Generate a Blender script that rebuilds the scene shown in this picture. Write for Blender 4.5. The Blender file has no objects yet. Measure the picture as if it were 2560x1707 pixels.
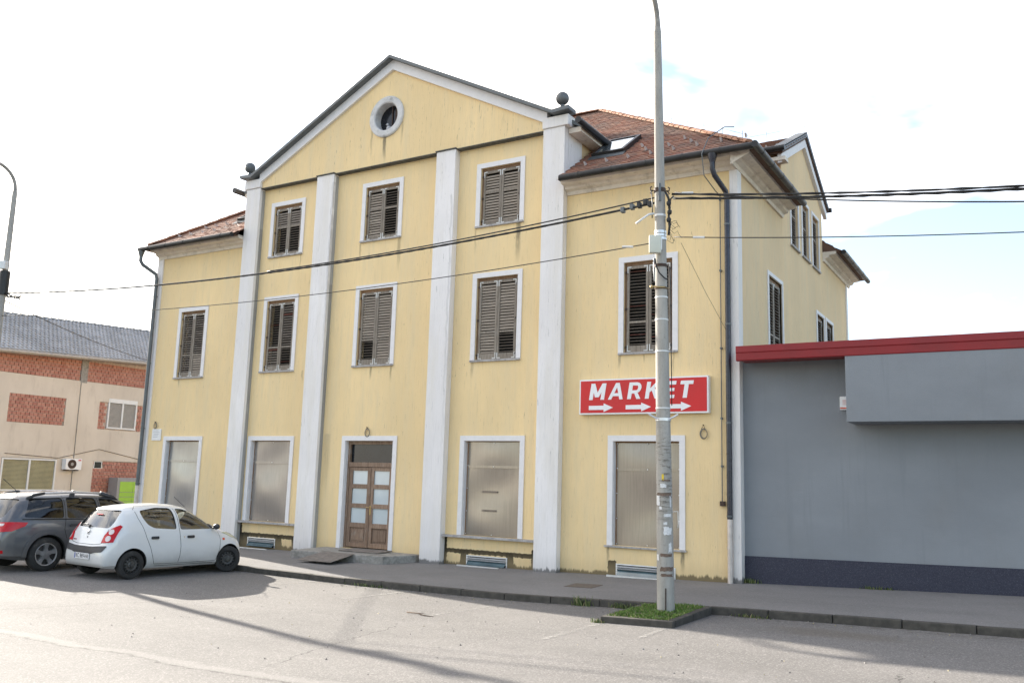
import bpy, bmesh, math, random
from mathutils import Vector, Matrix, geometry
from mathutils.bvhtree import BVHTree
random.seed(7)
scene = bpy.context.scene
COL = scene.collection
PI = math.pi

# ------------------------------------------------------------------ camera
cam_data = bpy.data.cameras.new('camera')
cam = bpy.data.objects.new('camera', cam_data)
COL.objects.link(cam)
cam_data.sensor_width = 36.0
cam_data.lens = 2199.36 * 36.0 / 2560.0
cam_data.clip_end = 2000.0
yaw, pitch, roll = math.radians(-31.1322), math.radians(9.05277), math.radians(-1.68116)
fw = Vector((math.sin(yaw) * math.cos(pitch), math.cos(yaw) * math.cos(pitch), math.sin(pitch)))
rt = Vector((math.cos(yaw), -math.sin(yaw), 0))
dn = fw.cross(rt)
r2 = math.cos(roll) * rt + math.sin(roll) * dn
d2 = -math.sin(roll) * rt + math.cos(roll) * dn
M = Matrix((r2, -d2, -fw)).transposed().to_4x4()
M.translation = Vector((4.96527, -18.26591, 1.65))
cam.matrix_world = M
scene.camera = cam

# ------------------------------------------------------------------ light
SUN_DIR = Vector((2.5, -0.65, -1.0)).normalized()      # the way the light travels
TO_SUN = -SUN_DIR
sun_elev = math.asin(TO_SUN.z)
sun_az = math.atan2(TO_SUN.x, TO_SUN.y)
sl = bpy.data.lights.new('sun', 'SUN')
sl.energy = 3.8
sl.angle = math.radians(0.6)
sl.color = (1.0, 0.93, 0.82)
sun = bpy.data.objects.new('sun', sl)
COL.objects.link(sun)
sun.rotation_euler = SUN_DIR.to_track_quat('-Z', 'Y').to_euler()
sun.location = (-30, 20, 30)

world = bpy.data.worlds.new('World')
scene.world = world
world.use_nodes = True
wn = world.node_tree.nodes
wl = world.node_tree.links
wn.clear()
w_out = wn.new('ShaderNodeOutputWorld')
w_bg = wn.new('ShaderNodeBackground')
w_bg.inputs['Strength'].default_value = 0.092
sky = wn.new('ShaderNodeTexSky')
sky.sky_type = 'NISHITA'
sky.sun_disc = False
sky.sun_elevation = sun_elev
sky.sun_rotation = sun_az
sky.air_density = 1.0
sky.dust_density = 0.9
sky.ozone_density = 1.0
w_tc = wn.new('ShaderNodeTexCoord')
w_map = wn.new('ShaderNodeMapping')
w_map.inputs['Scale'].default_value = (1.2, 1.2, 3.4)
w_map.inputs['Rotation'].default_value = (0.25, 0.1, 4.0)
w_no = wn.new('ShaderNodeTexNoise')
w_no.inputs['Scale'].default_value = 1.7
w_no.inputs['Detail'].default_value = 6.0
w_no.inputs['Roughness'].default_value = 0.55
w_no.inputs['Distortion'].default_value = 0.35
w_rmp = wn.new('ShaderNodeMapRange')
w_rmp.inputs['From Min'].default_value = 0.43
w_rmp.inputs['From Max'].default_value = 0.62
w_rmp.inputs['To Min'].default_value = 0.06
w_rmp.inputs['To Max'].default_value = 0.86
w_mix = wn.new('ShaderNodeMixRGB')
w_mix.inputs['Color2'].default_value = (10.6, 9.8, 9.0, 1)
wl.new(w_tc.outputs['Generated'], w_map.inputs['Vector'])
wl.new(w_map.outputs['Vector'], w_no.inputs['Vector'])
w_dot = wn.new('ShaderNodeVectorMath'); w_dot.operation = 'DOT_PRODUCT'; w_dot.inputs[1].default_value = TO_SUN
wl.new(w_tc.outputs['Generated'], w_dot.inputs[0])
w_ma = wn.new('ShaderNodeMath'); w_ma.operation = 'MULTIPLY_ADD'; w_ma.inputs[1].default_value = 0.15
wl.new(w_dot.outputs['Value'], w_ma.inputs[0]); wl.new(w_no.outputs['Fac'], w_ma.inputs[2])
w_su = wn.new('ShaderNodeMath'); w_su.operation = 'SUBTRACT'; w_su.inputs[1].default_value = 0.085
wl.new(w_ma.outputs[0], w_su.inputs[0])
wl.new(w_su.outputs[0], w_rmp.inputs['Value'])
wl.new(w_rmp.outputs['Result'], w_mix.inputs['Fac'])
wl.new(sky.outputs['Color'], w_mix.inputs['Color1'])
wl.new(w_mix.outputs['Color'], w_bg.inputs['Color'])
wl.new(w_bg.outputs['Background'], w_out.inputs['Surface'])

scene.view_settings.view_transform = 'Standard'
scene.view_settings.look = 'None'
scene.view_settings.exposure = 1.82
scene.view_settings.gamma = 1.0
scene.view_settings.use_curve_mapping = False
scene.cycles.max_bounces = 6
scene.cycles.diffuse_bounces = 3
scene.cycles.glossy_bounces = 3
scene.cycles.transmission_bounces = 6
scene.cycles.transparent_max_bounces = 8
scene.cycles.caustics_reflective = False
scene.cycles.caustics_refractive = False

# ------------------------------------------------------------------ helpers
class MB:
    """collects shapes, builds ONE mesh object"""
    def __init__(self):
        self.v = []; self.f = []
    def add(self, vs, fs):
        o = len(self.v)
        self.v.extend([tuple(p) for p in vs])
        self.f.extend([tuple(i + o for i in f) for f in fs])
        return self
    def box(self, x0, x1, y0, y1, z0, z1):
        vs = [(x0,y0,z0),(x1,y0,z0),(x1,y1,z0),(x0,y1,z0),(x0,y0,z1),(x1,y0,z1),(x1,y1,z1),(x0,y1,z1)]
        return self.add(vs, [(0,3,2,1),(4,5,6,7),(0,1,5,4),(1,2,6,5),(2,3,7,6),(3,0,4,7)])
    def obox(self, c, ax, ay, az):
        c = Vector(c); ax = Vector(ax); ay = Vector(ay); az = Vector(az)
        vs = [c+ax*a+ay*b+az*d for d in (-1,1) for a,b in ((-1,-1),(1,-1),(1,1),(-1,1))]
        return self.add(vs, [(0,3,2,1),(4,5,6,7),(0,1,5,4),(1,2,6,5),(2,3,7,6),(3,0,4,7)])
    def prism(self, pts, axis, a0, a1):
        """2D polygon extruded along axis (0:x, pts=(y,z)) (1:y, pts=(x,z)) (2:z, pts=(x,y))"""
        def mk(p, a):
            return (a,p[0],p[1]) if axis == 0 else (p[0],a,p[1]) if axis == 1 else (p[0],p[1],a)
        n = len(pts)
        vs = [mk(p,a0) for p in pts] + [mk(p,a1) for p in pts]
        fs = [tuple(range(n)), tuple(range(2*n-1, n-1, -1))]
        fs += [(i, i+n, (i+1)%n+n, (i+1)%n) for i in range(n)]
        return self.add(vs, fs)
    def tube(self, path, r, n=8, caps=True):
        path = [Vector(p) for p in path]
        rr = r if isinstance(r, (list, tuple)) else [r]*len(path)
        vs = []; fs = []
        up = None
        for i, p in enumerate(path):
            t = (path[min(i+1,len(path)-1)] - path[max(i-1,0)]).normalized()
            if up is None:
                up = Vector((0,0,1)) if abs(t.z) < .9 else Vector((1,0,0))
            s = t.cross(up)
            s.normalize()
            up = s.cross(t).normalized()
            for k in range(n):
                a = 2*PI*k/n
                vs.append(p + s*math.cos(a)*rr[i] + up*math.sin(a)*rr[i])
        for i in range(len(path)-1):
            for k in range(n):
                k2 = (k+1)%n
                fs.append((i*n+k, i*n+k2, (i+1)*n+k2, (i+1)*n+k))
        if caps:
            fs.append(tuple(range(n-1,-1,-1)))
            m = (len(path)-1)*n
            fs.append(tuple(range(m, m+n)))
        return self.add(vs, fs)
    def lathe(self, prof, c, axis=2, n=24):
        """prof = list of (radius, height) about the axis through c"""
        vs = []; fs = []
        for (r, h) in prof:
            for k in range(n):
                a = 2*PI*k/n
                u, w = r*math.cos(a), r*math.sin(a)
                vs.append((c[0]+u,c[1]+w,c[2]+h) if axis == 2 else (c[0]+u,c[1]+h,c[2]+w) if axis == 1 else (c[0]+h,c[1]+u,c[2]+w))
        for i in range(len(prof)-1):
            for k in range(n):
                k2 = (k+1)%n
                fs.append((i*n+k, i*n+k2, (i+1)*n+k2, (i+1)*n+k))
        return self.add(vs, fs)
    def sphere(self, c, r, n=20, m=12, sc=(1,1,1)):
        prof = [(max(1e-4, r*math.sin(PI*i/m)), -r*math.cos(PI*i/m)) for i in range(m+1)]
        vs = []; fs = []
        for (q, h) in prof:
            for k in range(n):
                a = 2*PI*k/n
                vs.append((c[0]+q*math.cos(a)*sc[0], c[1]+q*math.sin(a)*sc[1], c[2]+h*sc[2]))
        for i in range(m):
            for k in range(n):
                k2 = (k+1)%n
                fs.append((i*n+k, i*n+k2, (i+1)*n+k2, (i+1)*n+k))
        return self.add(vs, fs)
    def mesh(self, name, smooth=False, bevel=0.0, recalc=True):
        me = bpy.data.meshes.new(name)
        me.from_pydata(self.v, [], self.f)
        if recalc or bevel:
            bm = bmesh.new(); bm.from_mesh(me)
            if recalc: bmesh.ops.recalc_face_normals(bm, faces=bm.faces)
            if bevel:
                es = [e for e in bm.edges if len(e.link_faces) == 2 and e.calc_face_angle(0) > 0.5]
                bmesh.ops.bevel(bm, geom=es, offset=bevel, segments=2, affect='EDGES', profile=0.6)
            bm.to_mesh(me); bm.free()
        if smooth:
            me.polygons.foreach_set('use_smooth', [True]*len(me.polygons))
            if smooth != 'all':
                try: me.set_sharp_from_angle(angle=math.radians(38))
                except Exception: pass
        me.update()
        return me
    def build(self, name, mat, parent=None, smooth=False, bevel=0.0, recalc=True, kind=None):
        return link(name, self.mesh(name, smooth, bevel, recalc), mat, parent, kind)

def link(name, me, mat, parent=None, kind=None, loc=None):
    o = bpy.data.objects.new(name, me)
    if mat is not None and me is not None and len(me.materials) == 0:
        me.materials.append(mat)
    COL.objects.link(o)
    if parent is not None: adopt(o, parent)
    if loc is not None: o.location = loc
    if kind: o['kind'] = kind
    return o
WORLD = {}
def wmat(o):
    """world matrix from location / rotation / parent inverse, without a depsgraph update"""
    m = Matrix.LocRotScale(o.location, o.rotation_euler, o.scale)
    if o.parent: return wmat(o.parent) @ o.matrix_parent_inverse @ m
    return m
def adopt(o, parent, local=False):
    o.parent = parent
    o.matrix_parent_inverse = Matrix.Identity(4) if local else wmat(parent).inverted()
def tag(o, label, cat, group=None, kind=None):
    o['label'] = label; o['category'] = cat
    if group: o['group'] = group
    if kind: o['kind'] = kind
    return o
def thing(name, loc, label, cat, group=None, rz=0):
    o = bpy.data.objects.new(name, None)
    o.empty_display_size = 0.3
    COL.objects.link(o)
    o.location = loc; o.rotation_euler = (0,0,rz)
    return tag(o, label, cat, group)

# ------------------------------------------------------------------ materials
class NT:
    def __init__(self, name):
        self.m = bpy.data.materials.new(name); self.m.use_nodes = True
        self.t = self.m.node_tree; self.n = self.t.nodes
        self.b = self.n['Principled BSDF']
        self._pos = None
    def new(self, typ, **kw):
        nd = self.n.new(typ)
        for k, v in kw.items(): setattr(nd, k, v)
        return nd
    def plug(self, dst, v):
        if isinstance(v, bpy.types.NodeSocket): self.t.links.new(v, dst)
        else: dst.default_value = v
    def pos(self, obj=False):
        if obj: return self.new('ShaderNodeTexCoord').outputs['Object']
        if self._pos is None: self._pos = self.new('ShaderNodeNewGeometry').outputs['Position']
        return self._pos
    def scaled(self, s, obj=False, loc=(0,0,0)):
        mp = self.new('ShaderNodeMapping')
        self.plug(mp.inputs['Vector'], self.pos(obj))
        mp.inputs['Scale'].default_value = s if isinstance(s, tuple) else (s,s,s)
        mp.inputs['Location'].default_value = loc
        return mp.outputs['Vector']
    def noise(self, s, detail=3.0, rough=0.5, obj=False, dist=0.0, loc=(0,0,0)):
        nz = self.new('ShaderNodeTexNoise')
        self.plug(nz.inputs['Vector'], self.scaled(s, obj, loc))
        nz.inputs['Scale'].default_value = 1.0
        nz.inputs['Detail'].default_value = detail
        nz.inputs['Roughness'].default_value = rough
        nz.inputs['Distortion'].default_value = dist
        return nz.outputs['Fac']
    def math(self, op, a, b=None, c=None, clamp=False):
        nd = self.new('ShaderNodeMath', operation=op, use_clamp=clamp)
        self.plug(nd.inputs[0], a)
        if b is not None: self.plug(nd.inputs[1], b)
        if c is not None: self.plug(nd.inputs[2], c)
        return nd.outputs[0]
    def rng(self, v, a, b, c=0.0, d=1.0):
        nd = self.new('ShaderNodeMapRange')
        nd.interpolation_type = 'SMOOTHSTEP'
        self.plug(nd.inputs['Value'], v)
        for k, x in zip(('From Min','From Max','To Min','To Max'), (a,b,c,d)): self.plug(nd.inputs[k], x)
        return nd.outputs[0]
    def mix(self, f, c1, c2, blend='MIX'):
        nd = self.new('ShaderNodeMixRGB', blend_type=blend)
        self.plug(nd.inputs['Fac'], f)
        for k, c in (('Color1',c1),('Color2',c2)):
            self.plug(nd.inputs[k], c if isinstance(c, bpy.types.NodeSocket) else (c[0],c[1],c[2],1))
        return nd.outputs['Color']
    def xyz(self, obj=False):
        s = self.new('ShaderNodeSeparateXYZ'); self.plug(s.inputs[0], self.pos(obj)); return s.outputs
    def bump(self, h, strength=0.3, dist=0.02):
        bp = self.new('ShaderNodeBump')
        bp.inputs['Strength'].default_value = strength; bp.inputs['Distance'].default_value = dist
        self.plug(bp.inputs['Height'], h); self.t.links.new(bp.outputs['Normal'], self.b.inputs['Normal'])
    def col(self, c): self.plug(self.b.inputs['Base Color'], c if isinstance(c, bpy.types.NodeSocket) else (c[0],c[1],c[2],1))
    def rough(self, r): self.plug(self.b.inputs['Roughness'], r)
    def band(self, v, a, b, soft):
        """1 inside a..b with soft edges"""
        return self.math('MULTIPLY', self.rng(v, a-soft, a+soft), self.rng(v, b-soft, b+soft, 1.0, 0.0))

def simple(name, c, rough=0.6, metal=0.0, var=0.12, s=8.0, coat=0.0, obj=False, spec=0.5, dirt=None, dirt_s=3.0, bump=0.0):
    t = NT(name)
    nz = t.noise(s, 4, 0.6, obj)
    lo = tuple(x*(1-var) for x in c); hi = tuple(min(1, x*(1+var)) for x in c)
    cc = t.mix(t.rng(nz, .3, .7), lo, hi)
    if dirt:
        d = t.noise(dirt_s, 6, 0.65, obj, loc=(3,1,7))
        cc = t.mix(t.rng(d, .5, .75, 0, .8), cc, dirt)
    t.col(cc); t.rough(t.rng(nz, .2, .8, max(.02, rough*.85), min(1, rough*1.15)))
    t.b.inputs['Metallic'].default_value = metal
    t.b.inputs['Coat Weight'].default_value = coat
    t.b.inputs['Coat Roughness'].default_value = 0.06
    t.b.inputs['Specular IOR Level'].default_value = spec
    if bump: t.bump(nz, bump, .01)
    return t.m

def stucco(name, base, dark, streaks=(), damp=(), grime=0.5, foot=None):
    """scratched render: vertical grooves, weather streaks, moss at its foot"""
    t = NT(name)
    x, y, z = t.xyz()
    g = t.noise((24, 24, 1.6), 4, 0.7)
    g2 = t.noise((70, 70, 5.0), 2, 0.6)
    big = t.noise((.5, .5, .28), 4, 0.6)
    med = t.noise((3.0, 3.0, .35), 4, 0.65, loc=(5,2,1))
    c = t.mix(t.rng(big, .3, .72), tuple(v*.93 for v in base), tuple(min(1, v*1.06) for v in base))
    c = t.mix(t.rng(med, .40, .72, 0, .6), c, tuple(a*.6+b*.4 for a, b in zip(base, (.62,.56,.42))))
    c = t.mix(t.rng(g, .52, .75, 0, .45), c, tuple(v*.70 for v in base))
    c = t.mix(t.rng(g2, .55, .8, 0, .25), c, tuple(v*.68 for v in base))
    # short dark scratches
    sc = t.noise((34, 34, 2.4), 3, 0.75, loc=(11,3,2))
    patch = t.noise((.8, .8, .5), 3, .6, loc=(2,7,3))
    sm = t.math('MULTIPLY', t.rng(sc, .63, .71), t.rng(patch, .38, .62, .12, 1.0))
    c = t.mix(t.math('MULTIPLY', sm, grime), c, dark)
    fine = t.noise((60, 60, 3.0), 3, .7, loc=(1,9,4))
    wob = t.math('MULTIPLY', t.math('SUBTRACT', t.noise((.5,.5,1.7), 3, .6, loc=(4,4,4)), .5), .14)
    xs = t.math('ADD', x, wob)
    for (sx, w, z0, z1, amt) in streaks:
        m = t.band(xs, sx-w, sx+w, w*.6)
        fade = t.math('MULTIPLY', t.rng(z, z0, z0+(z1-z0)*.75), t.rng(z, z1-.02, z1+.04, 1, 0))
        m = t.math('MULTIPLY', t.math('MULTIPLY', m, fade), t.rng(fine, .3, .6, .35, 1.0))
        c = t.mix(t.math('MULTIPLY', m, amt), c, dark)
    jag = t.math('MULTIPLY', t.math('SUBTRACT', t.noise((9, 9, 1.2), 5, .75, loc=(8,8,0)), .5), .34)
    blob = t.math('MULTIPLY', t.math('SUBTRACT', t.noise(3.0, 4, .6), .5), .25)
    zz = t.math('ADD', z, jag)
    zz2 = t.math('ADD', z, t.math('MULTIPLY', jag, .35)); xx2 = t.math('ADD', x, t.math('MULTIPLY', blob, .7))
    for (x0, x1, z0, z1) in damp:
        m = t.math('MULTIPLY', t.band(xx2, x0, x1, .03), t.band(zz2, z0, z1, .02))
        c = t.mix(t.rng(m, .12, .5, 0, .96), c, (.013,.013,.010))
    if foot is not None:
        # ground line rises from left to right: zf = a + b*x (+ quadratic)
        lim = t.math('ADD', t.math('MULTIPLY', t.math('POWER', t.math('MAXIMUM', t.math('ADD', x, 9.0), 0.0), 2.0), foot[1]), foot[0])
        h = t.math('SUBTRACT', zz, lim)
        c = t.mix(t.rng(h, .03, .09, .96, 0), c, (.014,.014,.010))
        c = t.mix(t.rng(h, .05, .45, .35, 0), c, tuple(v*.6 for v in base))
    t.col(c); t.rough(.88)
    t.b.inputs['Specular IOR Level'].default_value = .25
    t.bump(t.math('ADD', t.math('MULTIPLY', g, .7), t.math('MULTIPLY', g2, .5)), .55, .02)
    return t.m

YEL = (.88, .67, .37)
MT = {}
front_streaks = [(-10.30, .05, 10.25, 11.06, .95), (-10.78, .035, 10.3, 11.5, .45), (-9.72, .03, 10.5, 11.4, .4),
                 (-5.98, .06, 6.9, 8.12, .8), (-7.25, .025, 7.3, 8.1, .4), (-9.75, .05, 7.1, 8.1, .5), (-11.12, .03, 7.5, 8.1, .55),
                 (-13.4, .02, 7.4, 8.1, .4), (-10.5, .03, 4.2, 4.6, .6), (-9.8, .03, 4.1, 4.6, .5), (-7.22, .04, 4.1, 4.6, .4), (-3.2, .03, 4.2, 4.6, .6),
                 (-1.7, .04, -.25, .33, .75), (-3.42, .03, -.2, .33, .6), (-11.9, .1, .8, 2.8, .25), (-8.55, .05, .6, 3.5, .3), (-1.9,.02,3.9,4.6,.4),(-2.6,.02,4.3,4.6,.4),
                 (-5.9, .03, .9, 2.1, .4), (-13.0, .03, 4.2, 4.6, .4), (-18.3, .03, 4.2, 4.6, .4)]
front_damp = [(-15.1, -12.9, -.10, .0), (-15.0, -14.68, -.5, -.03), (-13.66, -13.38, -.5, -.03), (-7.85, -5.3, -.095, .0), (-7.36, -7.14, -.5, -.03), (-6.06, -5.86, -.5, -.03),
              (-7.92, -7.78, -.5, .3), (-15.1, -14.99, -.5, .32), (-5.36,-5.24,-.5,.1), (-3.42, -3.22, -.5, .0), (-12.98,-12.9,-.5,-.05)]
MT['yellow'] = stucco('yellow_scratched_render', YEL, (.10,.09,.07), front_streaks, front_damp, .75, (-.365, .0021))
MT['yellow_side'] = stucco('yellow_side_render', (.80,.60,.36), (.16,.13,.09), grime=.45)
MT['white_render'] = stucco('white_scratched_render', (.86,.825,.81), (.13,.13,.13), [(-12.1,.03,2,10,.3),(-7.9,.03,0,9,.25)], grime=.6, foot=(-.37,.0021))
MT['white_trim'] = simple('white_window_trim', (.80,.775,.77), .75, var=.03, s=5, dirt=(.72,.71,.70), dirt_s=6)
MT['cream'] = simple('cream_cornice', (.76,.68,.58), .8, var=.08, s=3, dirt=(.45,.38,.31), dirt_s=4)
MT['grey_metal'] = simple('grey_flashing', (.13,.14,.145), .5, .3, .15, 5)
MT['dark_gutter'] = simple('dark_gutter', (.022,.021,.021), .42, .2, .25, 6, dirt=(.05,.045,.038))
MT['navy_pipe'] = simple('navy_pipe', (.028,.030,.045), .28, .1, .2, 4)
MT['steel_pipe'] = simple('steel_pipe', (.60,.54,.50), .4, .25, .1, 8)
MT['flash_dark'] = simple('mossy_flashing', (.10,.10,.09), .8, 0, .35, 9, dirt=(.03,.035,.03), dirt_s=6)
MT['sill'] = simple('stone_sill', (.40,.38,.37), .7, 0, .2, 9, dirt=(.16,.15,.15), dirt_s=5)
MT['concrete'] = simple('old_concrete', (.30,.285,.26), .88, 0, .2, 12, dirt=(.11,.105,.09), dirt_s=3, bump=.3)
MT['void'] = simple('dark_room', (.012,.011,.010), .9, 0, .2, 2)
def wood(name, a, b, obj=False):
    t = NT(name)
    oi = t.new('ShaderNodeObjectInfo').outputs['Random']
    gr = t.noise((3.5, 3.5, 26) if not obj else (26,26,3), 5, .7, dist=.4)
    c = t.mix(t.rng(gr, .3, .7), a, b)
    c = t.mix(t.math('MULTIPLY', oi, .5), c, tuple(v*.55 for v in a))
    c = t.mix(t.rng(t.noise(5, 4, .6, loc=(3,3,1)), .55, .75, 0, .6), c, (.30,.27,.235))
    t.col(c); t.rough(.75); t.bump(gr, .25, .005)
    return t.m
MT['slat'] = wood('weathered_slat_wood', (.29,.24,.19), (.40,.335,.27))
MT['slat_dark'] = wood('dark_slat_wood', (.16,.13,.105), (.27,.225,.185))
MT['slat_red'] = wood('reddish_slat_wood', (.16,.05,.035), (.21,.08,.055))
MT['leaf'] = wood('shutter_frame_wood', (.19,.155,.12), (.34,.295,.245), True)
MT['frame_wood'] = wood('window_frame_wood', (.20,.11,.055), (.30,.18,.10), True)
MT['door_wood'] = wood('door_wood', (.20,.125,.08), (.36,.25,.18), True)
MT['bracket'] = simple('white_bracket', (.62,.62,.60), .5, .2, .15, 30, dirt=(.25,.2,.16), dirt_s=25)
MT['iron'] = simple('rusty_iron', (.07,.045,.035), .7, .3, .4, 30)
MT['paint_white'] = simple('white_enamel', (.78,.78,.77), .45, 0, .04, 3)

def panel_mat(name, c, seed):
    t = NT(name)
    gr = t.noise((40, 40, .7), 4, .7, loc=(seed,0,0))
    bg = t.noise((1.1, 1.1, 1.6), 3, .55, loc=(seed*3,1,2))
    cc = t.mix(t.rng(gr, .25, .75), tuple(v*.88 for v in c), tuple(v*1.1 for v in c))
    cc = t.mix(t.rng(bg, .35, .7, 0, .22), cc, tuple(v*.80 for v in c))
    t.col(cc); t.rough(t.rng(bg, .3, .7, .20, .26))
    t.b.inputs['Metallic'].default_value = .55
    wv = t.noise((.9, .9, .8), 1, .3, loc=(seed*5,3,1))
    t.bump(wv, .05, .10)
    return t.m
MT['panel0'] = panel_mat('grey_foil_panel', (.33,.325,.32), 1)
MT['panel1'] = panel_mat('brown_foil_panel', (.31,.285,.265), 2)
MT['panel3'] = panel_mat('tan_foil_panel', (.35,.305,.255), 3)
MT['panel4'] = panel_mat('bronze_foil_panel', (.34,.295,.25), 4)

def glass(name, tint, alpha, rough=.03):
    t = NT(name)
    tr = t.new('ShaderNodeBsdfTransparent'); tr.inputs['Color'].default_value = (*tint, 1)
    gl = t.new('ShaderNodeBsdfGlossy'); gl.inputs['Roughness'].default_value = rough
    gl.inputs['Color'].default_value = (.95,.97,.98,1)
    fr = t.new('ShaderNodeFresnel'); fr.inputs['IOR'].default_value = 1.5
    mx = t.new('ShaderNodeMixShader')
    t.plug(mx.inputs['Fac'], t.math('ADD', fr.outputs[0], alpha, clamp=True))
    t.t.links.new(tr.outputs[0], mx.inputs[1]); t.t.links.new(gl.outputs[0], mx.inputs[2])
    t.t.links.new(mx.outputs[0], t.n['Material Output'].inputs['Surface'])
    return t.m
MT['glass'] = glass('clear_car_glass', (.86,.91,.88), .10)
MT['glass_tint'] = glass('tinted_car_glass', (.10,.11,.11), .03)
MT['glass_dark'] = simple('dark_window_glass', (.012,.014,.018), .08, 0, .3, 2, spec=.4)
MT['glass_house'] = simple('teal_hopper_glass', (.10,.15,.17), .12, 0, .2, 3, spec=.8)
MT['glass_sky'] = simple('skylight_glass', (.55,.60,.62), .05, .85, .03, 2)
MT['milk_pane'] = simple('milky_door_pane', (.56,.62,.64), .10, 0, .05, 1.2, spec=.8)
MT['alu'] = simple('aluminium', (.72,.73,.74), .35, .6, .06, 10)

def tile_mat(name, cols, lichen):
    t = NT(name)
    isl = t.new('ShaderNodeNewGeometry').outputs['Random Per Island']
    rp = t.new('ShaderNodeValToRGB'); t.plug(rp.inputs[0], isl)
    el = rp.color_ramp.elements
    el[0].position = 0; el[0].color = (*cols[0], 1); el[1].position = 1; el[1].color = (*cols[-1], 1)
    for i, c in enumerate(cols[1:-1]):
        e = el.new((i+1)/(len(cols)-1)); e.color = (*c, 1)
    n1 = t.noise(.55, 4, .6); n2 = t.noise(14, 4, .7)
    c = t.mix(t.rng(n1, .40, .66, 0, .72), rp.outputs[0], lichen)
    c = t.mix(t.rng(n2, .5, .75, 0, .5), c, (.06,.05,.045))
    t.col(c); t.rough(.85); t.bump(n2, .2, .01)
    return t.m
MT['roof'] = tile_mat('clay_plain_tiles', [(.27,.10,.06), (.34,.155,.095), (.22,.10,.07), (.38,.19,.12), (.20,.115,.085)], (.145,.105,.085))
MT['roof_hidden'] = simple('roof_boarding', (.12,.07,.05), .9, 0, .2, 2)
MT['ridge'] = simple('orange_ridge_tile', (.36,.185,.115), .85, 0, .25, 6, dirt=(.17,.115,.085), dirt_s=5)
MT['grey_tile'] = tile_mat('grey_concrete_tiles', [(.33,.33,.34), (.42,.42,.43), (.37,.37,.38)], (.27,.27,.275))

def asphalt(name, base, speck=1.0, detail_road=True):
    t = NT(name)
    x, y, z = t.xyz()
    vo = t.new('ShaderNodeTexVoronoi'); t.plug(vo.inputs['Vector'], t.scaled(62)); vo.inputs['Scale'].default_value = 1
    st = t.new('ShaderNodeSeparateColor'); t.plug(st.inputs[0], vo.outputs['Color'])
    f1 = t.noise(150, 2, .6); f2 = t.noise(7, 5, .7); big = t.noise((.35,.7,.35), 5, .6); mid = t.noise((1.1,1.6,1), 5, .65, loc=(3,6,0))
    c = t.mix(t.rng(big, .3, .7), tuple(v*.88 for v in base), tuple(v*1.10 for v in base))
    c = t.mix(t.rng(mid, .45, .75, 0, .35), c, tuple(v*.74 for v in base))
    c = t.mix(t.rng(st.outputs[0], .0, 1., 0, .40*speck), c, tuple(v*.45 for v in base))
    c = t.mix(t.rng(st.outputs[1], .72, .95, 0, .6*speck), c, tuple(min(1, v*1.7) for v in base))
    c = t.mix(t.rng(f1, .45, .7, 0, .35), c, tuple(v*.5 for v in base))
    if detail_road:
        wob = t.math('MULTIPLY', t.math('SUBTRACT', t.noise((.9,.9,.9), 5, .7, loc=(0,5,0)), .5), .55)
        yj = t.math('ADD', y, wob)
        c = t.mix(t.math('MULTIPLY', t.band(yj, -11.05, -10.86, .05), .45), c, tuple(min(1,v*1.35) for v in base))
        c = t.mix(t.math('MULTIPLY', t.band(yj, -11.11, -11.07, .012), t.rng(f2, .42, .6, .2, .8)), c, (.05,.047,.043))
        grit = t.math('MULTIPLY', t.rng(y, -4.1, -3.42, 0, 1), t.rng(f2, .42, .66, 0, .75))
        c = t.mix(grit, c, (.075,.068,.055))
        trk = t.math('MULTIPLY', t.math('ADD', t.band(yj, -8.1, -7.5, .25), t.band(yj, -9.9, -9.3, .25)), t.rng(mid, .3, .7, .05, .28))
        c = t.mix(trk, c, tuple(v*.6 for v in base))
        # oil stain in the bay beside the island
        dx = t.math('DIVIDE', t.math('SUBTRACT', x, 2.2), 1.5); dy = t.math('DIVIDE', t.math('SUBTRACT', y, -4.5), .55)
        d = t.math('SQRT', t.math('ADD', t.math('MULTIPLY', dx, dx), t.math('MULTIPLY', dy, dy)))
        d = t.math('ADD', d, t.math('MULTIPLY', t.math('SUBTRACT', mid, .5), 2.0))
        c = t.mix(t.rng(d, .35, 1.1, .34, 0), c, (.13,.105,.07))
        for cxn, ang in ((-3.2, .25), (-9.0, -.35), (3.6, .1)):
            k = t.math('ADD', t.math('SUBTRACT', x, cxn), t.math('ADD', t.math('MULTIPLY', t.math('ADD', y, 9.0), ang), t.math('MULTIPLY', wob, 1.6)))
            m = t.math('MULTIPLY', t.band(k, -.012, .012, .008), t.band(y, -10.6, -7.0, .5))
            c = t.mix(t.math('MULTIPLY', m, .75), c, (.04,.038,.035))
    t.col(c); t.rough(.86)
    t.b.inputs['Specular IOR Level'].default_value = .35
    t.bump(t.math('ADD', t.math('MULTIPLY', st.outputs[2], .6), t.math('MULTIPLY', f1, .6)), .5, .008)
    return t.m
MT['asphalt'] = asphalt('bleached_asphalt', (.205,.194,.183))
MT['pave'] = asphalt('grey_pavement_asphalt', (.225,.216,.210), .5, False)
MT['kerb'] = simple('kerb_concrete', (.07,.064,.055), .9, 0, .3, 7, dirt=(.035,.033,.025), dirt_s=4.5, bump=.4)
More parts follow.
